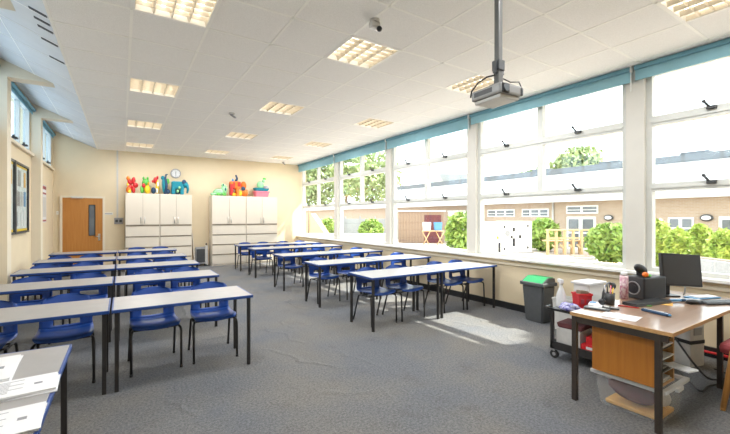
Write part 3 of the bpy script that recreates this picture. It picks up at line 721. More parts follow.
# pedestal
px0, px1, py0, py1, pz0, pz1 = .062, .33, .10, .528, .275, DZ-.075
pd = MB().box(px0, px0+.018, py0, py1, pz0, pz1).build('pedestal_panel', M['panelwood'], dk)
MB().box(px1-.018, px1, py0, py1, pz0, pz1).box(px0+.018, px1-.018, py0, py1, pz0, pz0+.018).box(px0+.018, px1-.018, py0, py1, pz1-.015, pz1).box(px0+.018, px1-.018, py1-.018, py1, pz0+.018, pz1-.015).build('pedestal_case', M['oakedge'], dk)
for z in (.355, .44, .52): MB().box(px0+.018, px1-.018, py0+.01, py1-.018, z, z+.008).build('pedestal_shelf', M['blackpl'], dk)
random.seed(11)
for z, n in ((.293, 2), (.363, 4), (.448, 3), (.528, 3)):
    for q in range(n):
        dx = random.uniform(0, .01)
        t = MB().box(DX0+px0+.024+dx, DX0+px1-.03+dx-.004, DY0+py0+random.uniform(-.012, .02), DY0+py1-.06, z+.0005+q*.009, z+.0085+q*.009)
        nm, m_ = random.choice([('paper_bundle', 'paper'), ('document_folder', 'lgrey'), ('document_folder', 'dgrey')])
        o = t.build(nm, M[m_])
        sh = {.293: 'bottom', .363: 'second', .448: 'third', .528: 'top'}[z]
        tag(o, '%s in the %s shelf of the desk pedestal, %s of its pile' % ({'paper': 'white papers', 'lgrey': 'pale folder', 'dgrey': 'dark folder'}[m_], sh, ['bottom', 'second', 'third', 'fourth'][q]), 'paper' if m_ == 'paper' else 'folder', 'papers in the desk pedestal')
o = MB().box(-.05, .05, -.11, .045, 0, .010, rz=-.25).build('document_wallet', M['frost'], loc=(3.20, DY0+.06, .412)); tag(o, 'clear plastic wallet jutting out of the desk pedestal shelf', 'wallet')

# plastic tub
tb = thing('storage_tub', 'cloudy clear plastic tub with white rim under the desk pedestal', 'tub', (3.29, 1.29, 0))
MB().taper(-.19, .19, -.22, .22, .004, .245, .88, open_top=True, wall=.004).build('tub', M['clear'], tb)
MB().box(-.215, .215, -.245, -.215, .235, .262, bev=.006).box(-.215, .215, .215, .245, .235, .262, bev=.006).box(-.215, -.185, -.22, .22, .235, .262, bev=.006).box(.185, .215, -.22, .22, .235, .262, bev=.006).build('rim', M['frost'], tb)
MB().box(-.05, .05, -.262, -.24, .22, .25, bev=.006).build('handle', M['frost'], tb)
o = MB().ball((-.04, .03, .13), (.12, .16, .07), (0.25, 0, .2)).ball((-.06, .09, .15), (.06, .07, .04), (.3, .3, 0)).build('crumpled_cloth', M['fabricbrown'], loc=(3.29, 1.29, 0)); tag(o, 'plum brown cloth crumpled inside the clear tub', 'cloth')
o = MB().box(-.14, .13, -.18, .17, .012, .04, bev=.008).build('cardboard_sheet', M['note'], loc=(3.29, 1.29, 0)); tag(o, 'orange card lying at the bottom of the clear tub', 'card')
o = MB().ball((-.12, .16, .215), (.035, .035, .02), (.5, .2, 0)).ball((.08, -.125, .10), (.05, .05, .06)).build('white_bag', M['paper'], loc=(3.29, 1.29, 0)); tag(o, 'white plastic bag beside the plum cloth in the clear tub', 'bag')

# monitor
mz = math.atan2(-.198, .306)
mo = thing('computer_monitor', 'black flat computer monitor standing on the teacher\'s desk', 'monitor', (4.425, 1.385, DZ), rz=mz)
sw, sh_, zb = .185, .15, .105
roll, tilt = math.radians(3.2), math.radians(-9)
scr = MB().box(-sw, sw, -.012, .028, -sh_, sh_, bev=.006).build('screen_housing', M['blackpl'], mo); scr.location = (-.003, 0, .252); scr.rotation_euler = (tilt, roll, 0)
MB().box(-sw+.014, sw-.014, -.0145, -.0118, -sh_+.018, sh_-.014).build('screen', M['screen'], scr)
MB().box(-.13, -.075, .035, .075, .012, .19, bev=.008).build('stand', M['blackpl'], mo)
MB().box(-.19, -.02, -.02, .12, 0, .014, bev=.006).build('base', M['blackpl'], mo)
MB().tube([(.06, .03, .12), (.06, .03, .05), (.065, .05, 0.006)], .007).build('cable', M['lgrey'], mo)

def item(name, label, cat, loc, rz, parts, group=None):
    t = thing(name, label, cat, loc, rz, group)
    for nm, m, b_ in parts: b_.build(nm, M[m], t)
    return t
# speaker box
sp = item('speaker_box', 'black box speaker with a round port on the teacher\'s desk', 'speaker', (4.11, 1.545, DZ), -.24, [
    ('cabinet', 'blackpl', MB().box(-.16, .125, -.09, .10, .004, .205, bev=.012)),
    ('front_panel', 'dgrey', MB().box(-.166, -.158, -.08, .09, .012, .198, bev=.003)),
    ('cone', 'screen', MB().cyl((-.164, .005, .10), (-.170, .005, .10), .058, n=28).cyl((-.169, .005, .10), (-.173, .005, .10), .03, n=20)),
    ('trim_ring', 'grey', MB().lathe([(.052, 0), (.062, 0), (.062, .006), (.052, .006), (.052, 0)], (0, 0, 0), 28))])
for ch in kids(sp):
    if ch.name.startswith('trim_ring'): ch.rotation_euler = (0, -PI/2, 0); ch.location = (-.166, .005, .10)
item('tape_dispenser', 'black rounded tape dispenser on top of the black speaker', 'dispenser', (4.05, 1.57, DZ+.206), -.3, [
    ('body', 'blackpl', MB().ball((0, 0, .060), (.078, .035, .042), (0, .45, 0)).box(-.02, .05, -.03, .03, 0, .04, bev=.008))])
item('rubber_toy', 'small orange and green toy on top of the black speaker', 'toy', (3.965, 1.50, DZ+.206), 0, [
    ('body', 'orange', MB().ball((0, 0, .025), (.027, .025, .024))), ('foot', 'lime', MB().ball((.055, 0, .014), (.04, .025, .014)))])
item('floral_can', 'tall pink and white flowered can left of the black speaker', 'can', (3.875, 1.645 - .01, DZ), 0, [
    ('can', 'floral', MB().cyl((0, 0, .001), (0, 0, .215), .034, n=24)), ('cap', 'paper', MB().cyl((0, 0, .215), (0, 0, .245), .030, .024, n=20))])
# pen pot
item('pen_pot', 'black mesh pen pot on the teacher\'s desk', 'pen pot', (3.52, 1.60, DZ), 0, [
    ('cup', 'dgrey', MB().lathe([(.0, .002), (.040, .002), (.044, .10), (.041, .10), (.037, .006), (0, .006)], n=22))])
random.seed(5)
for q, cn in enumerate(['red', 'blackpl', 'bluepaper', 'paper', 'blackpl', 'pink', 'yellow', 'navy']):
    a = q*PI/4; r0 = .022
    b0 = Vector((3.52+.018*math.cos(a), 1.60+.018*math.sin(a), DZ+.012)); d_ = Vector((math.cos(a)*.10, math.sin(a)*.10, .9)).normalized()
    o = MB().cyl((0, 0, 0), d_*(.135+.02*random.random()), .0045, n=8).build('pen', M[cn], loc=b0)
    tag(o, '%s pen standing in the black mesh pen pot%s' % ({'blackpl': 'black', 'bluepaper': 'light blue', 'paper': 'white'}.get(cn, cn), ['', ', at its far side', '', '', ', at its left side', '', '', ''][q]), 'pen', 'pens in the pen pot')
item('headset', 'black headset with a thin arched band behind the pen pot', 'headset', (3.55, 1.60, DZ), .2, [
    ('headband', 'blackpl', MB().tube([(-.10, .04, .02), (-.10, .04, .05), (-.075, .04, .10), (-.02, .04, .14), (.05, .04, .16), (.12, .04, .165), (.17, .04, .155), (.20, .04, .135)], .008)),
    ('ear_pad', 'blackpl', MB().ball((-.10, .04, .028), (.022, .03, .027))), ('ear_cushion', 'dgrey', MB().ball((.21, .035, .125), (.02, .03, .032)))])
lp = item('laptop', 'closed black laptop lying in front of the black speaker', 'laptop', (3.85, 1.415, DZ), -.22, [
    ('base', 'dgrey', MB().box(-.26, .18, -.055, .07, .002, .016, bev=.004)), ('lid', 'blackpl', MB().box(-.26, .18, -.055, .07, .0165, .026, bev=.004))])
item('pencil', 'red pencil lying in front of the laptop', 'pencil', (3.54, 1.46, DZ+.005), math.atan2(-.15, .045), [
    ('barrel', 'red', MB().cyl((-.075, 0, 0), (.07, 0, 0), .0048, n=6)), ('tip', 'oakedge', MB().cyl((.07, 0, 0), (.085, 0, 0), .0045, .001, n=6))])
item('pencil', 'green pencil lying between the laptop and the orange note', 'pencil', (3.70, 1.405, DZ+.005), -.9, [('barrel', 'lime', MB().cyl((-.05, 0, 0), (.05, 0, 0), .0045, n=6))])
item('tablet_case', 'dark grey flat case at the left edge of the desk', 'case', (3.245, 1.565, DZ), -1.35, [
    ('case', 'dgrey', MB().box(-.09, .09, -.04, .04, .001, .014, bev=.005)), ('label_strip', 'lgrey', MB().box(-.06, .06, -.012, .012, .0138, .0148))])
item('calculator', 'small dark calculator right of the flat grey case', 'calculator', (3.36, 1.515, DZ), -1.2, [
    ('body', 'dgrey', MB().box(-.06, .06, -.032, .032, .001, .014, bev=.004)), ('display', 'lgrey', MB().box(-.045, -.01, -.022, .022, .0138, .0148)), ('button', 'grey', MB().box(.0, .05, -.022, .022, .0138, .0152))])
item('pencil_case', 'dark blue pencil case with white stripe near the front of the desk', 'pencil case', (3.485, 1.25, DZ), math.atan2(-.18, -.05), [
    ('pouch', 'navy', MB().box(-.10, .10, -.022, .022, .001, .022, bev=.009)), ('zip', 'paper', MB().box(-.09, .09, -.004, .004, .0215, .0235)), ('tab', 'bluepaper', MB().ball((.10, 0, .012), (.014, .012, .008)))])
item('pen', 'white ball pen lying beside the dark blue pencil case', 'pen', (3.55, 1.27, DZ+.006), math.atan2(-.16, .02), [('barrel', 'paper', MB().cyl((-.07, 0, 0), (.05, 0, 0), .0055, n=8)), ('tip', 'navy', MB().cyl((.05, 0, 0), (.075, 0, 0), .005, .002, n=8))])
item('sticky_note', 'orange note paper lying on the desk in front of the monitor', 'note', (3.95, 1.335, DZ), .3, [('sheet', 'note', MB().box(-.07, .07, -.04, .04, .0005, .002))])
item('paper_sheet', 'white printed sheet on the left front of the desk', 'paper', (3.16, 1.36, DZ), .15, [('sheet', 'paper', MB().box(-.09, .09, -.12, .12, .0005, .002)), ('printed_text', 'ink', MB().box(-.07, .03, .06, .064, .002, .0024).box(-.07, .06, .02, .024, .002, .0024).box(-.07, .05, -.02, -.016, .002, .0024))])
item('paper_sheet', 'white sheet lying between the pen pot and the flat grey case', 'paper', (3.36, 1.605, DZ), -.2, [('sheet', 'paper', MB().box(-.09, .09, -.035, .035, .0005, .002))])
item('computer_mouse', 'black computer mouse on the desk in front of the monitor', 'mouse', (4.15, 1.215, DZ), -.5, [('body', 'blackpl', MB().ball((0, 0, .019), (.062, .036, .018)).box(-.055, .055, -.03, .03, .001, .010, bev=.006)), ('wheel', 'grey', MB().box(-.045, -.02, -.003, .003, .026, .0345))])
item('keyboard', 'black keyboard lying right of the computer mouse', 'keyboard', (4.36, 1.10, DZ), -.45, [('base', 'dgrey', MB().box(-.17, .17, -.055, .055, .001, .016, bev=.004))]+[('key', 'blackpl', MB().box(-.16+.0265*q, -.138+.0265*q, -.045+.032*w, -.018+.032*w, .016, .021, bev=.002)) for q in range(12) for w in range(3)])
item('ring_folder', 'blue folder lying behind the keyboard at the right end of the desk', 'folder', (4.56, 1.17, DZ), -.35, [('cover', 'bluepaper', MB().box(-.16, .16, -.10, .10, .001, .012, bev=.004)), ('sheet', 'paper', MB().box(-.14, .13, -.085, .09, .012, .016))]) if False else item('ring_folder', 'blue folder lying behind the keyboard at the right end of the desk', 'folder', (4.52, 1.255, DZ), -.35, [('cover', 'bluepaper', MB().box(-.15, .15, -.05, .06, .001, .012, bev=.004)), ('sheet', 'paper', MB().box(-.10, .13, -.04, .05, .012, .018))])
item('paper_bundle', 'white papers with blue marks lying under the monitor screen', 'paper', (4.33, 1.29 - .005, DZ), -.5, [('sheet', 'paper', MB().box(-.10, .08, -.03, .03, .001, .008)), ('blue_mark', 'bluepaper', MB().box(-.07, -.02, -.015, .01, .008, .009))])
item('marker_pen', 'blue marker pen lying between the orange note and the monitor', 'pen', (4.13, 1.33, DZ+.012), -.5, [('barrel', 'bluepaper', MB().cyl((-.055, 0, 0), (.045, 0, 0), .011, n=10)), ('cap', 'navy', MB().cyl((.045, 0, 0), (.085, 0, 0), .0118, n=10))])

# ------------------------------------------------------------------ trolley behind the desk
tr = thing('trolley', 'black wheeled trolley standing behind the teacher\'s desk', 'trolley', (3.70, 1.70, 0))
L_, D_ = .54, .66      # along Y, along X
for x in (.015, D_-.015):
    for y in (.015, L_-.015): MB().box(x-.015, x+.015, y-.015, y+.015, .10, .51, bev=.003).build('post', M['black'], tr)
MB().box(0, D_, 0, L_, .10, .115).box(0, .012, 0, L_, .115, .175).box(D_-.012, D_, 0, L_, .115, .175).box(.012, D_-.012, 0, .012, .115, .175).box(.012, D_-.012, L_-.012, L_, .115, .175).build('lower_tray', M['black'], tr)
MB().box(0, D_, 0, L_, .485, .51, bev=.004).build('upper_tray', M['black'], tr)
MB().tube([(.02, L_, .50), (.02, L_+.06, .505), (.10, L_+.06, .505)], .012).build('push_handle', M['blackpl'], tr)
for x in (.03, D_-.03):
    for y in (.03, L_-.03):
        w = MB().cyl((x-.013, y, .042), (x+.013, y, .042), .042, n=22).build('castor', M['blackpl'], tr)
        MB().cyl((x-.0145, y, .042), (x+.0145, y, .042), .018, n=14).box(x-.018, x+.018, y-.01, y+.012, .075, .10).build('castor_hub', M['grey'], w)
TZ = .5105
item('cleaning_cloth', 'blue and violet cloth bunched on the corner of the trolley', 'cloth', (3.74, 2.045, TZ), .1, [('cloth', 'cloth', MB().ball((-.02, 0, .03), (.075, .11, .03)).ball((-.03, -.04, .05), (.06, .05, .032), (.2, .3, .4)).ball((.02, .06, .045), (.05, .05, .03)).ball((-.02, .02, .06), (.035, .045, .022)))])
item('spray_bottle', 'translucent white spray bottle on the trolley behind the blue cloth', 'bottle', (3.83, 2.20, TZ), -2.2, [
    ('bottle', 'frost', MB().lathe([(0, .001), (.045, .001), (.047, .02), (.046, .12), (.022, .19), (.014, .205), (.014, .235), (0, .235)], n=20)),
    ('trigger_head', 'paper', MB().box(-.055, .03, -.014, .014, .245, .285, bev=.008).cyl((0, 0, .23), (0, 0, .25), .017, n=14).tube([(-.02, 0, .25), (-.035, 0, .225), (-.03, 0, .20)], .006).cyl((-.055, 0, .268), (-.07, 0, .268), .009, n=10))])
item('small_basket', 'small red plastic basket on the trolley behind the desk', 'basket', (3.89, 2.02, TZ), -.55, [
    ('basket', 'red', MB().taper(-.068, .068, -.06, .06, .001, .155, .85, open_top=True, wall=.004)), ('rim', 'red', MB().box(-.073, .073, -.065, -.057, .15, .168).box(-.073, .073, .057, .065, .15, .168).box(-.073, -.065, -.057, .057, .15, .168).box(.065, .073, -.057, .057, .15, .168)),
    ('slot', 'cushion', MB().box(-.045, -.012, -.062, -.054, .07, .115).box(.012, .045, -.062, -.054, .07, .115))])
item('sponge', 'brown sponge heaped in the small red basket', 'sponge', (3.89, 2.02, TZ+.008), -.4, [('sponge', 'bark', MB().box(-.05, .05, -.035, .035, .06, .185, bev=.015, ry=.15))])
item('storage_box', 'frosted plastic box with white lid at the back of the trolley', 'box', (4.16, 2.12 - .03, TZ), -.05, [
    ('box', 'frost', MB().taper(-.14, .14, -.085, .085, .001, .23, .9, bev=.008)), ('lid', 'paper', MB().box(-.16, .16, -.10, .10, .23, .252, bev=.006))])
item('wipes_packet', 'white packet of wipes on the trolley beside the desk', 'packet', (3.80, 1.83, TZ), .35, [('packet', 'paper', MB().box(-.085, .085, -.075, .075, .001, .115, bev=.03)), ('flap', 'bluepaper', MB().box(-.04, .02, .01, .06, .113, .120, bev=.003))])
item('paper_roll', 'white paper roll lying on the trolley behind the red basket', 'paper roll', (4.15, 1.86, TZ+.055), .8, [('roll', 'paper', MB().cyl((-.11, 0, 0), (.11, 0, 0), .054, n=24)), ('core', 'bark', MB().cyl((-.112, 0, 0), (.112, 0, 0), .018, n=14))])
item('white_carton', 'white carton at the front end of the trolley\'s lower tray', 'carton', (3.86, 2.07, .1155), .05, [('carton', 'lgrey', MB().box(-.12, .12, -.10, .13, .0, .20, bev=.004)), ('flap', 'paper', MB().box(-.11, .11, -.09, .12, .2, .206))])
item('brown_tray', 'brown tray lying on the white carton in the trolley', 'tray', (3.86, 2.07, .322), .1, [('tray', 'fabricbrown', MB().taper(-.13, .13, -.12, .13, 0, .05, .9, bev=.006))])
item('red_box', 'red flat box lying in the lower tray of the trolley', 'box', (3.88, 1.865, .1155), .02, [('box', 'red', MB().box(-.14, .14, -.09, .09, 0, .10, bev=.004)), ('lid', 'orange', MB().box(-.142, .142, -.092, .092, .03, .05)), ('label_strip', 'paper', MB().box(-.143, -.1405, -.05, .04, .06, .085))])
item('red_box', 'upper red box stacked crookedly on the flat red box in the trolley', 'box', (3.885, 1.865, .216), .18, [('box', 'red', MB().box(-.12, .12, -.07, .07, 0, .07, bev=.004))])

# bins
bn = thing('waste_bin', 'tall charcoal bin with green swing lid beside the window wall', 'bin', (4.87, 3.12, 0), rz=-.05)
MB().taper(-.135, .135, -.165, .165, 0, .50, .80, bev=.015).build('body', M['bin'], bn)
MB().box(-.155, .15, -.185, .185, .495, .545, bev=.012).build('collar', M['bin'], bn)
MB().prism([(-.14, .545), (.13, .545), (.12, .60), (-.02, .61)], 'Y', -.165, .165).build('hood', M['bin'], bn)
MB().prism([(-.135, .549), (-.02, .616), (.11, .612), (.11, .606), (-.02, .604), (-.135, .540)], 'Y', -.15, .15).build('swing_lid', M['green'], bn)
bn = thing('waste_basket', 'pale grey open waste bin between the charcoal bin and the trolley', 'bin', (4.80, 2.68, 0), rz=.1)
MB().taper(-.12, .12, -.13, .13, 0, .40, .82, open_top=True, wall=.006).build('body', M['lgrey'], bn)
MB().box(-.125, .125, -.135, -.122, .385, .405, bev=.003).box(-.125, .125, .122, .135, .385, .405, bev=.003).box(-.125, -.112, -.122, .122, .385, .405).box(.112, .125, -.122, .122, .385, .405).build('rim', M['lgrey'], bn)
# tower and cables near the wall
cp = thing('computer_tower', 'grey computer tower standing under the desk by the wall', 'computer', (4.66, 1.42, 0), rz=-.3)
MB().box(-.09, .09, -.10, .10, .01, .42, bev=.008).build('case', M['lgrey'], cp)
MB().box(-.094, .094, -.104, .104, .225, .26, bev=.004).build('dark_band', M['blackpl'], cp)
MB().box(-.05, .05, -.106, -.10, .31, .38).build('drive_bay', M['grey'], cp)
for x in (-.06, .06): MB().box(x-.02, x+.02, -.08, .08, 0, .012).build('foot', M['blackpl'], cp)
def cable(pts, r, label, m='blackpl'):
    k = len(pts); out = []
    for i in range(k-1):
        p0, p1, p2, p3 = [Vector(pts[max(0, min(k-1, i+q))]) for q in (-1, 0, 1, 2)]
        for s in range(6):
            t = s/6; out.append(.5*((2*p1)+(p2-p0)*t+(2*p0-5*p1+4*p2-p3)*t*t+(3*p1-p0-3*p2+p3)*t**3))
    out.append(Vector(pts[-1])); o = MB().tube(out, r, 8).build('power_cable', M[m]); return tag(o, label, 'cable', 'cables on the floor under the desk')
cable([(4.55, 1.50, .30), (4.40, 1.30, .12), (4.38, 1.18, .012), (4.46, 1.10, .012), (4.64, 1.06, .012), (4.92, 1.0, .012)], .009, 'black cable running from the grey tower down to the floor')
cable([(4.40, 1.42, .01), (4.12, 1.22, .01), (4.00, 1.12, .01), (4.20, 1.12, .01), (4.5, 1.01, .01), (4.90, .90, .01)], .008, 'black cable lying in a loop on the carpet under the desk')
cable([(4.62, 1.20, .034), (4.55, 1.05, .034), (4.56, .92, .034), (4.50, .80, .034)], .008, 'black cable crossing over the loop near the wooden chair')
cable([(5.06, 1.75, .06), (5.06, 1.35, .055), (5.06, 1.0, .05), (5.06, .4, .05)], .014, 'orange red cable running along the black skirting', 'red')
o = MB().box(-.10, .10, -.025, .025, 0, .04, bev=.008).build('extension_lead', M['blackpl'], loc=(4.62, .98 - .20, 0), rz=.6); tag(o, 'black extension socket block on the carpet behind the wooden chair', 'extension lead')

# wooden chair
ch = thing('wooden_chair', 'beech framed chair with faded red seat at the right edge', 'chair', (4.13, .775, 0))
MB().box(-.24, .20, -.22, .215, .385, .465, bev=.035).build('seat', M['cushion'], ch)
for x, y, fx, fy in ((-.245, .12, -.36, .155), (.205, .12, .31, .155), (-.245, -.18, -.30, -.26), (.205, -.18, .26, -.26)):
    MB().tube([(x, y, .42), (x+(fx-x)*.12, y+(fy-y)*.12, .38), (fx, fy, .012)], [.026, .024, .017], 10).cyl((fx, fy, 0), (fx, fy, .02), .016, n=10).build('leg', M['beech'], ch)
for x in (-.245, .205): MB().tube([(x, .12, .42), (x, .05, .425), (x, -.12, .43), (x, -.20, .47), (x, -.27, .80)], .018, 8).build('frame_rail', M['beech'], ch)
MB().box(-.235, .195, -.285, -.25, .60, .80, bev=.012).build('backrest', M['cushion'], ch)

# ------------------------------------------------------------------ outside
GZ = -.6
f_, th_ = 378.4, math.radians(32.734)
def out(bear, t):           # a point outside: bearing (tangent right of the viewing axis) and distance
    s, c = math.sin(th_), math.cos(th_); return (t*(s+bear*c), t*(c-bear*s))
tag(MB().box(5.36, 120, -60, 140, GZ-.1, GZ).build('ground_courtyard', M['paving']), 'pale reddish paved courtyard outside the windows', 'ground', kind='structure')
bd = thing('school_building', 'long flat-roofed brick school block across the courtyard', 'building', (24, 0, GZ))
MB().box(0, 8, -14, 60, 0, 3.3).build('brick_wall', M['brick'], bd)
MB().box(-.75, -.70, -14, 60, 3.0, 3.58).build('fascia', M['fascia'], bd)
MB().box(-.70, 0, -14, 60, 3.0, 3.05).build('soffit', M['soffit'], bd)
MB().box(-.75, 8.2, -14, 60, 3.58, 3.66).build('flat_roof', M['fascia'], bd)
MB().box(2.8, 7.5, -14, 34, 3.66, 5.15).build('clerestory_wall', M['fascia'], bd)
MB().box(2.2, 8.0, -14, 34.5, 5.15, 5.5).build('upper_roof', M['roof'], bd)
for y in (3.2, 7.2, 11.6, 16.5): MB().box(2.9, 4.2, y, y+1.3, 5.5, 5.72, bev=.05).build('roof_vent', M['roof'], bd)
def bwin(y0, y1, z0, z1, n, door=False):
    nm = 'entrance_door' if door else 'window'
    w = MB().box(-.07, 0, y0, y1, z0, z1).build(nm, M['white'], bd)
    g = MB(); wd = (y1-y0)/n
    for k in range(n):
        if door:
            g.box(-.085, -.07, y0+k*wd+.12, y0+(k+1)*wd-.12, z0+.15, z0+1.0); g.box(-.085, -.07, y0+k*wd+.12, y0+(k+1)*wd-.12, z0+1.12, z1-.15)
        else:
            g.box(-.085, -.07, y0+k*wd+.07, y0+(k+1)*wd-.07, z0+.08, z0+(z1-z0)*.42); g.box(-.085, -.07, y0+k*wd+.07, y0+(k+1)*wd-.07, z0+(z1-z0)*.5, z1-.08)
    g.build('pane', M['glassdark'], w)
bwin(11.63, 13.38, 0, 2.06, 2, True); bwin(7.0, 8.05, 1.0, 2.02, 2); bwin(4.75, 6.05, 0, 2.06, 1, True)
bwin(14.6, 16.6, 2.05, 2.6, 3); bwin(17.2, 19.6, 2.05, 2.6, 3); bwin(15.0, 18.8, 1.0, 1.75, 4)
bwin(11.5, 13.4, 2.25, 2.75, 2)
MB().cyl((-.07, 14.3, 0), (-.07, 14.3, 3.0), .06, n=10).build('downpipe', M['lgrey'], bd)
for y in (6.5, 10.9):
    l = MB().ball((-.08, y, 2.0), (.09, .27, .18)).build('bulkhead_lamp', M['dgrey'], bd); MB().ball((-.15, y, 2.0), (.05, .19, .11)).build('lamp_cover', M['paper'], l)

x, y = out((507-365)/f_, 21.3)
g = thing('generator', 'white boxy generator enclosure with black vents in the courtyard', 'generator', (x, y, GZ), rz=math.radians(-14))
MB().box(-1.25, 1.25, -.55, .55, .10, 1.78, bev=.03).build('enclosure', M['genset'], g)
MB().box(-1.3, 1.3, -.6, .6, 0, .10).build('skid', M['grey'], g)
v = MB()
for a, z, w, hh in ((-.95, .38, .14, .55), (.0, 1.35, .14, .22), (.0, .65, .16, .45), (.42, .95, .16, .18), (-.15, .95, .14, .14), (.95, 1.55, .10, .14), (.95, .35, .10, .14), (-.62, 1.5, .1, .14), (-.62, .3, .1, .14)): v.box(a-w/2, a+w/2, -.565, -.54, z-hh/2, z+hh/2)
v.build('vent', M['blackpl'], g)
MB().cyl((-.42, -.57, 1.15), (-.42, -.54, 1.15), .17, n=20).build('fan_guard', M['grey'], g)
for a in (-.72, .25, 1.22): MB().box(a-.012, a+.012, -.556, -.54, .14, 1.74).build('panel_joint', M['lgrey'], g)
MB().box(-1.12, -1.0, -.565, -.54, .85, 1.0).build('warning_label', M['yellow'], g)

x, y = out((569-365)/f_, 20.5)
t = thing('timber_bench_set', 'pale timber bench and table frame standing in the courtyard', 'bench', (x, y, GZ), rz=math.radians(-28))
MB().box(-1.25, 1.25, -.12, .12, 1.30, 1.38).build('top_rail', M['timber'], t)
for a in (-1.2, -.72, -.24, .24, .72, 1.2): MB().box(a-.05, a+.05, -.06, .06, 0, 1.30).build('post', M['timber'], t)
MB().box(-1.1, 1.1, .15, .75, .70, .76).build('seat_board', M['timber'], t)
MB().box(-1.2, 1.2, -.05, .05, .86, .94).build('middle_rail', M['timber'], t)
for a in (-.95, -.5, .0, .45, .9): MB().box(a-.05, a+.05, .4, .5, 0, .70).box(a-.04, a+.26, -.02, .02, .40, .48, ry=.7).build('brace', M['timber'], t)

def shrub(name, label, bear, t, r, h, n, size, m='leaf', planter=None):
    x, y = out(bear, t); z0 = GZ
    if planter:
        p = thing('planter', planter, 'planter', (x, y, GZ), rz=-.5)
        w, hh = planter_dims[planter]
        MB().box(-w, w, -.5, .5, 0, hh, bev=.03).build('trough', M['planter'], p); MB().box(-w+.06, w-.06, -.44, .44, hh-.02, hh+.02).build('soil', M['bark'], p)
        z0 = GZ+hh+.025
    s = thing(name, label, 'shrub', (x, y, z0))
    b_ = MB()
    for q in range(7):
        a = q*.9; b_.tube([(0, 0, 0), (r*.3*math.cos(a), r*.3*math.sin(a), h*.4), (r*.7*math.cos(a), r*.7*math.sin(a), h*.8)], [.035, .025, .012], 6)
    b_.build('stem', M['bark'], s)
    MB().leaves((0, 0, h*.52), (r, r, h*.5), n, size, inner=.3, zmin=.02).build('foliage', M[m], s, recalc=False)
    return s
planter_dims = {'low grey planter trough beside the timber benches': (.8, .55)}
planter_dims['long grey planter trough behind the computer monitor'] = (3.0, .55)
x, y = out((581-365)/f_, 15.6)
p = thing('planter', 'low grey square planter in front of the timber benches', 'planter', (x, y, GZ), rz=-.55)
MB().box(-.42, .42, -.3, .3, 0, .42, bev=.03).build('trough', M['planter'], p); MB().box(-.36, .36, -.24, .24, .40, .44).build('soil', M['bark'], p)
x, y = out((606-365)/f_, 14.4)
p = thing('planter', 'low terracotta planter left of the window post', 'planter', (x, y, GZ), rz=-.55)
MB().lathe([(0, 0), (.34, 0), (.40, .28), (.36, .28), (.34, .22), (0, .22)]).build('pot', M['note'], p)
random.seed(21)
shrub('leafy_shrub', 'bright green shrub outside, just left of the speaker\'s window post', (610-365)/f_, 16.5, .95, 1.75, 2600, .13, 'leaf')
shrub('leafy_shrub', 'yellow green shrub right of the white generator outside', (543-365)/f_, 22.6, .95, 1.95, 2400, .15, 'leaf')
shrub('leafy_shrub', 'leafy shrub between the shed and the white generator outside', (462-365)/f_, 19.0, .85, 2.3, 1900, .14, 'leaf')
for q, (px, t, r, h) in enumerate(((659, 15.6, .45, 1.9), (678, 13.6, .40, 1.6), (700, 14.0, .42, 1.75), (724, 12.2, .45, 1.6))):
    shrub('hedge_shrub', ['yellow green shrub outside, right of the window post and left of the monitor', 'yellow green shrub outside directly behind the monitor screen', 'yellow green shrub outside above the right half of the monitor', 'yellow green shrub outside at the right edge of the picture'][q], (px-365)/f_, t, r, h, 2600, .12, 'leaftop')
x, y = out((715-365)/f_, 10.6)
p = thing('planter', 'long grey planter trough outside behind the monitor', 'planter', (x, y, GZ), rz=math.radians(60))
MB().box(-1.6, 1.6, -.22, .22, 0, .85, bev=.04).build('trough', M['planter'], p); MB().box(-1.55, 1.55, -.17, .17, .83, .87).build('soil', M['bark'], p)
# window 3 view: shed, table, white boarded store
x, y = out((421-365)/f_, 29.5)
sd = thing('garden_shed', 'brown boarded garden shed outside the third window', 'shed', (x, y, GZ), rz=math.radians(-40))
MB().box(-1.75, 1.75, 0, 1.8, 0, 2.45).build('wall', M['shed'], sd)
MB().box(-1.9, 1.9, -.15, 1.95, 2.45, 2.55).build('roof', M['lgrey'], sd)
MB().box(.25, 1.55, -.04, 0, .05, 2.2).build('opening', M['fabricbrown'], sd)
for a in range(-7, 1): MB().box(a*.23-.012, a*.23+.012, -.02, 0, 0, 2.45).build('cover_strip', M['bark'], sd)
x, y = out((433-365)/f_, 27.5)
t = thing('trestle_table', 'small trestle table in front of the brown garden shed', 'table', (x, y, GZ), rz=math.radians(-35))
MB().box(-.75, .75, -.35, .35, 1.0, 1.06).build('tabletop', M['timber'], t)
for a in (-.5, .5):
    MB().cyl((a-.25, -.3, 0), (a+.25, -.3, 1.0), .035, n=8).cyl((a+.25, .3, 0), (a-.25, .3, 1.0), .035, n=8).build('leg', M['timber'], t)
for a, m_, lb in ((-.45, 'paper', 'left'), (.35, 'bluepaper', 'right')):
    o = MB().taper(-.3, .3, -.2, .2, 0, .6, .85, bev=.03).build('storage_crate', M[m_], loc=(x+a*math.cos(.61), y-a*math.sin(.61), GZ+1.061), rz=math.radians(-35)); tag(o, '%s crate on the trestle table by the shed, at its %s end' % ('white' if m_ == 'paper' else 'blue', lb), 'crate')
x, y = out((459-365)/f_, 30)
sd = thing('boarded_store', 'white weatherboarded store right of the brown garden shed', 'shed', (x, y, GZ), rz=math.radians(-38))
MB().box(-.8, 1.2, 0, .5, 0, 2.45).build('wall', M['genset'], sd)
for z in range(1, 11): MB().box(-.8, 1.2, -.02, 0, z*.22-.012, z*.22+.012).build('board_joint', M['lgrey'], sd)
MB().box(-.85, 1.3, -.1, .6, 2.45, 2.55).build('roof', M['lgrey'], sd)
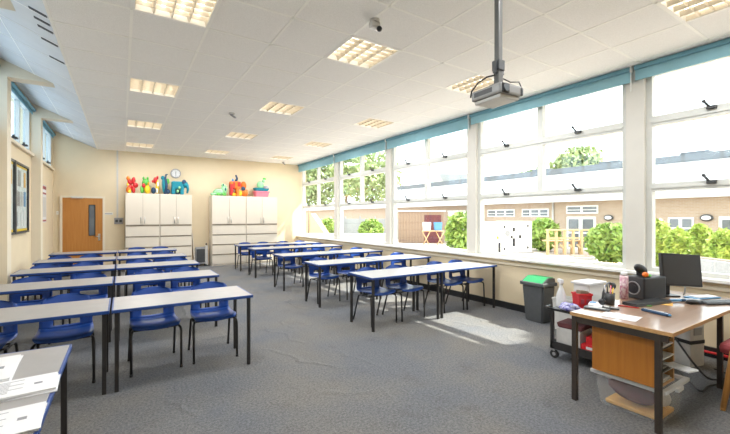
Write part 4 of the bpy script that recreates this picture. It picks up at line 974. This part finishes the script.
# windows 4 and 5 view: fence, low wall, shrubs, tent
x, y = out((360-365)/f_, 33)
fn = thing('dark_fence', 'dark panel fence with posts outside the fourth window', 'fence', (x, y, GZ), rz=math.radians(-38))
for a in range(-3, 4): MB().box(a*1.3-.07, a*1.3+.07, -.07, .07, 0, 2.1).build('fence_post', M['grey'], fn)
MB().box(-3.9, 3.9, -.02, .02, .1, 1.9).build('fence_panel', M['planter'], fn)
x, y = out((352-365)/f_, 25)
wl_ = thing('stone_wall', 'low stone garden wall outside the fourth window', 'garden wall', (x, y, GZ), rz=math.radians(-38))
MB().box(-3.2, 2.6, -.2, .2, 0, .85, bev=.03).build('masonry', M['paving'], wl_); MB().box(-3.3, 2.7, -.25, .25, .85, .95).build('coping', M['soffit'], wl_)
shrub('round_shrub', 'round clipped green shrub outside the fourth window', (371-365)/f_, 28, .95, 1.9, 1900, .15, 'leaf')
shrub('round_shrub', 'bright green shrub outside the farthest window', (329-365)/f_, 31, 1.0, 1.9, 1500, .15, 'leaf')
x, y = out((315-365)/f_, 27)
tn = thing('canvas_shelter', 'brown sloping canvas shelter outside the farthest window', 'shelter', (x, y, GZ), rz=math.radians(-38))
MB().prism([(-1.6, 0), (1.3, 0), (-.3, 2.3), (-.6, 2.3)], 'Y', 0, 1.6).build('canvas', M['timber'], tn); MB().cyl((-.45, -.05, 0), (-.45, -.05, 2.6), .05, n=8).build('pole', M['bark'], tn)
# house gable and trees
x, y = out((452-365)/f_, 62)
hs = thing('gabled_house', 'pale gabled house beyond the flat roof', 'house', (x, y, GZ), rz=math.radians(-32))
MB().box(-3.6, 3.0, 0, 8, 0, 6.3).build('wall', M['lgrey'], hs)
MB().prism([(-4.0, 6.3), (3.4, 6.3), (2.6, 9.1), (-2.0, 9.1)], 'Y', -.3, 8.3).build('roof', M['planter'], hs)
MB().prism([(-3.9, 5.5), (-.9, 5.5), (-.9, 6.6), (-2.4, 9.0), (-3.9, 6.6)], 'Y', -.9, -.3).build('gable', M['soffit'], hs)
def tree(label, bear, t, rx, rz, ztop, n, size):
    x, y = out(bear, t); zc = ztop-rz
    s = thing('leafy_tree', label, 'tree', (x, y, GZ), group='trees beyond the flat roof')
    MB().tube([(0, 0, 0), (.1, 0, (zc-GZ)*.6), (0, 0, zc-GZ)], [.35, .25, .12], 8).build('trunk', M['bark'], s)
    b_ = MB()
    random.seed(int(bear*1000)+500)
    b_.leaves((0, 0, zc-GZ), (rx*.75, rx*.75, rz*.8), n//2, size, inner=.3)
    for q in range(9):
        a = random.uniform(0, 6.28); e = random.uniform(-.6, .9)
        b_.leaves((rx*.6*math.cos(a), rx*.6*math.sin(a), zc-GZ+rz*.55*e), (rx*.42, rx*.42, rz*.42), n//18, size, inner=.4)
    b_.build('crown', M['leafpale'], s, recalc=False)
    return s
def zt(v, t): return 1.44+(217-v)/f_*t
tree('round full tree beyond the roof, right of the mullion of the second window', (577-365)/f_, 48, 3.9, 3.6, zt(141, 48), 3600, .42)
tree('low tree crown beyond the roof, left of the round full tree', (535-365)/f_, 58, 2.6, 2.6, zt(166, 58), 1600, .42)
tree('low tree top behind the flat roof above the white generator', (497-365)/f_, 55, 3.0, 2.2, zt(174, 55), 1400, .42)
tree('faint tree top beyond the roof at the right edge of the picture', (722-365)/f_, 45, 3.6, 2.4, zt(150, 45), 1500, .38)
tree('faint low tree top beyond the roof above the monitor', (680-365)/f_, 51, 2.0, 2.0, zt(158, 48), 1000, .38)
tree('low tree in front of the gabled house', (452-365)/f_, 56, 3.0, 1.9, zt(179, 56), 1500, .4)
tree('tall pale tree filling the right of the fourth window', (372-365)/f_, 72, 6.0, 8.5, zt(134, 72), 2600, .5)
tree('tall pale tree filling the left of the fourth window', (346-365)/f_, 90, 4.6, 8.0, zt(140, 90), 2400, .6)
tree('tall pale tree seen through the farthest window', (320-365)/f_, 72, 5.2, 7.6, zt(142, 72), 2600, .5)
tree('pale tree at the left side of the farthest window', (294-365)/f_, 84, 3.8, 7.0, zt(150, 84), 1500, .5)

x, y = 12.8, -2.3  # tree out of view, added to keep direct sun off the desk
s_ = thing('leafy_tree', 'unseen leafy tree added beside the building to shade the desk from the sun', 'tree', (x, y, GZ))
MB().tube([(0, 0, 0), (.1, 0, 3), (0, 0, 8.0)], [.25, .2, .1], 8).build('trunk', M['bark'], s_)
random.seed(77)
MB().leaves((0, 0, 8.9), (2.2, 2.45, 3.4), 5200, .22, inner=.1).build('crown', M['leafpale'], s_, recalc=False)

# ------------------------------------------------------------------ light
sd = bpy.data.lights.new('sun', 'SUN'); sd.energy = 8.0; sd.angle = math.radians(.6); sd.color = (1, .95, .86)
so = bpy.data.objects.new('sun', sd); C.objects.link(so); so.rotation_euler = Vector((-1, .31, -1.05)).to_track_quat('-Z', 'Y').to_euler(); so.location = (12, -3, 14)
w = bpy.data.worlds.new('sky'); bpy.context.scene.world = w; w.use_nodes = True
bg = w.node_tree.nodes['Background']; bg.inputs['Color'].default_value = (.87, .945, 1, 1); bg.inputs['Strength'].default_value = 2.1
# light given by the louvred fittings
for c_ in (1, 4, 7):
    for r_ in (-4, 0, 4, 8, 12):
        ld = bpy.data.lights.new('fitting_light', 'AREA'); ld.shape = 'SQUARE'; ld.size = .54; ld.energy = 15; ld.color = (.97, .985, 1)
        lo = bpy.data.objects.new('fitting_light', ld); C.objects.link(lo); lo.location = (TX0+(c_+.5)*TX, Y0+(r_-.5)*TY, H-.01)

# ------------------------------------------------------------------ camera
cd = bpy.data.cameras.new('camera'); co = bpy.data.objects.new('camera', cd); C.objects.link(co)
cd.sensor_width = 36; cd.lens = 36*378.4/730; cd.clip_end = 400
co.location = (0, 0, 1.44); co.rotation_euler = (PI/2, 0, -math.radians(32.734))
sc = bpy.context.scene; sc.camera = co
sc.view_settings.view_transform = 'Standard'; sc.view_settings.look = 'None'; sc.view_settings.gamma = 1; sc.view_settings.use_curve_mapping = False
sc.view_settings.exposure = 1.08
sc.cycles.use_denoising = True
sc.cycles.max_bounces = 10; sc.cycles.diffuse_bounces = 6; sc.cycles.transparent_max_bounces = 16
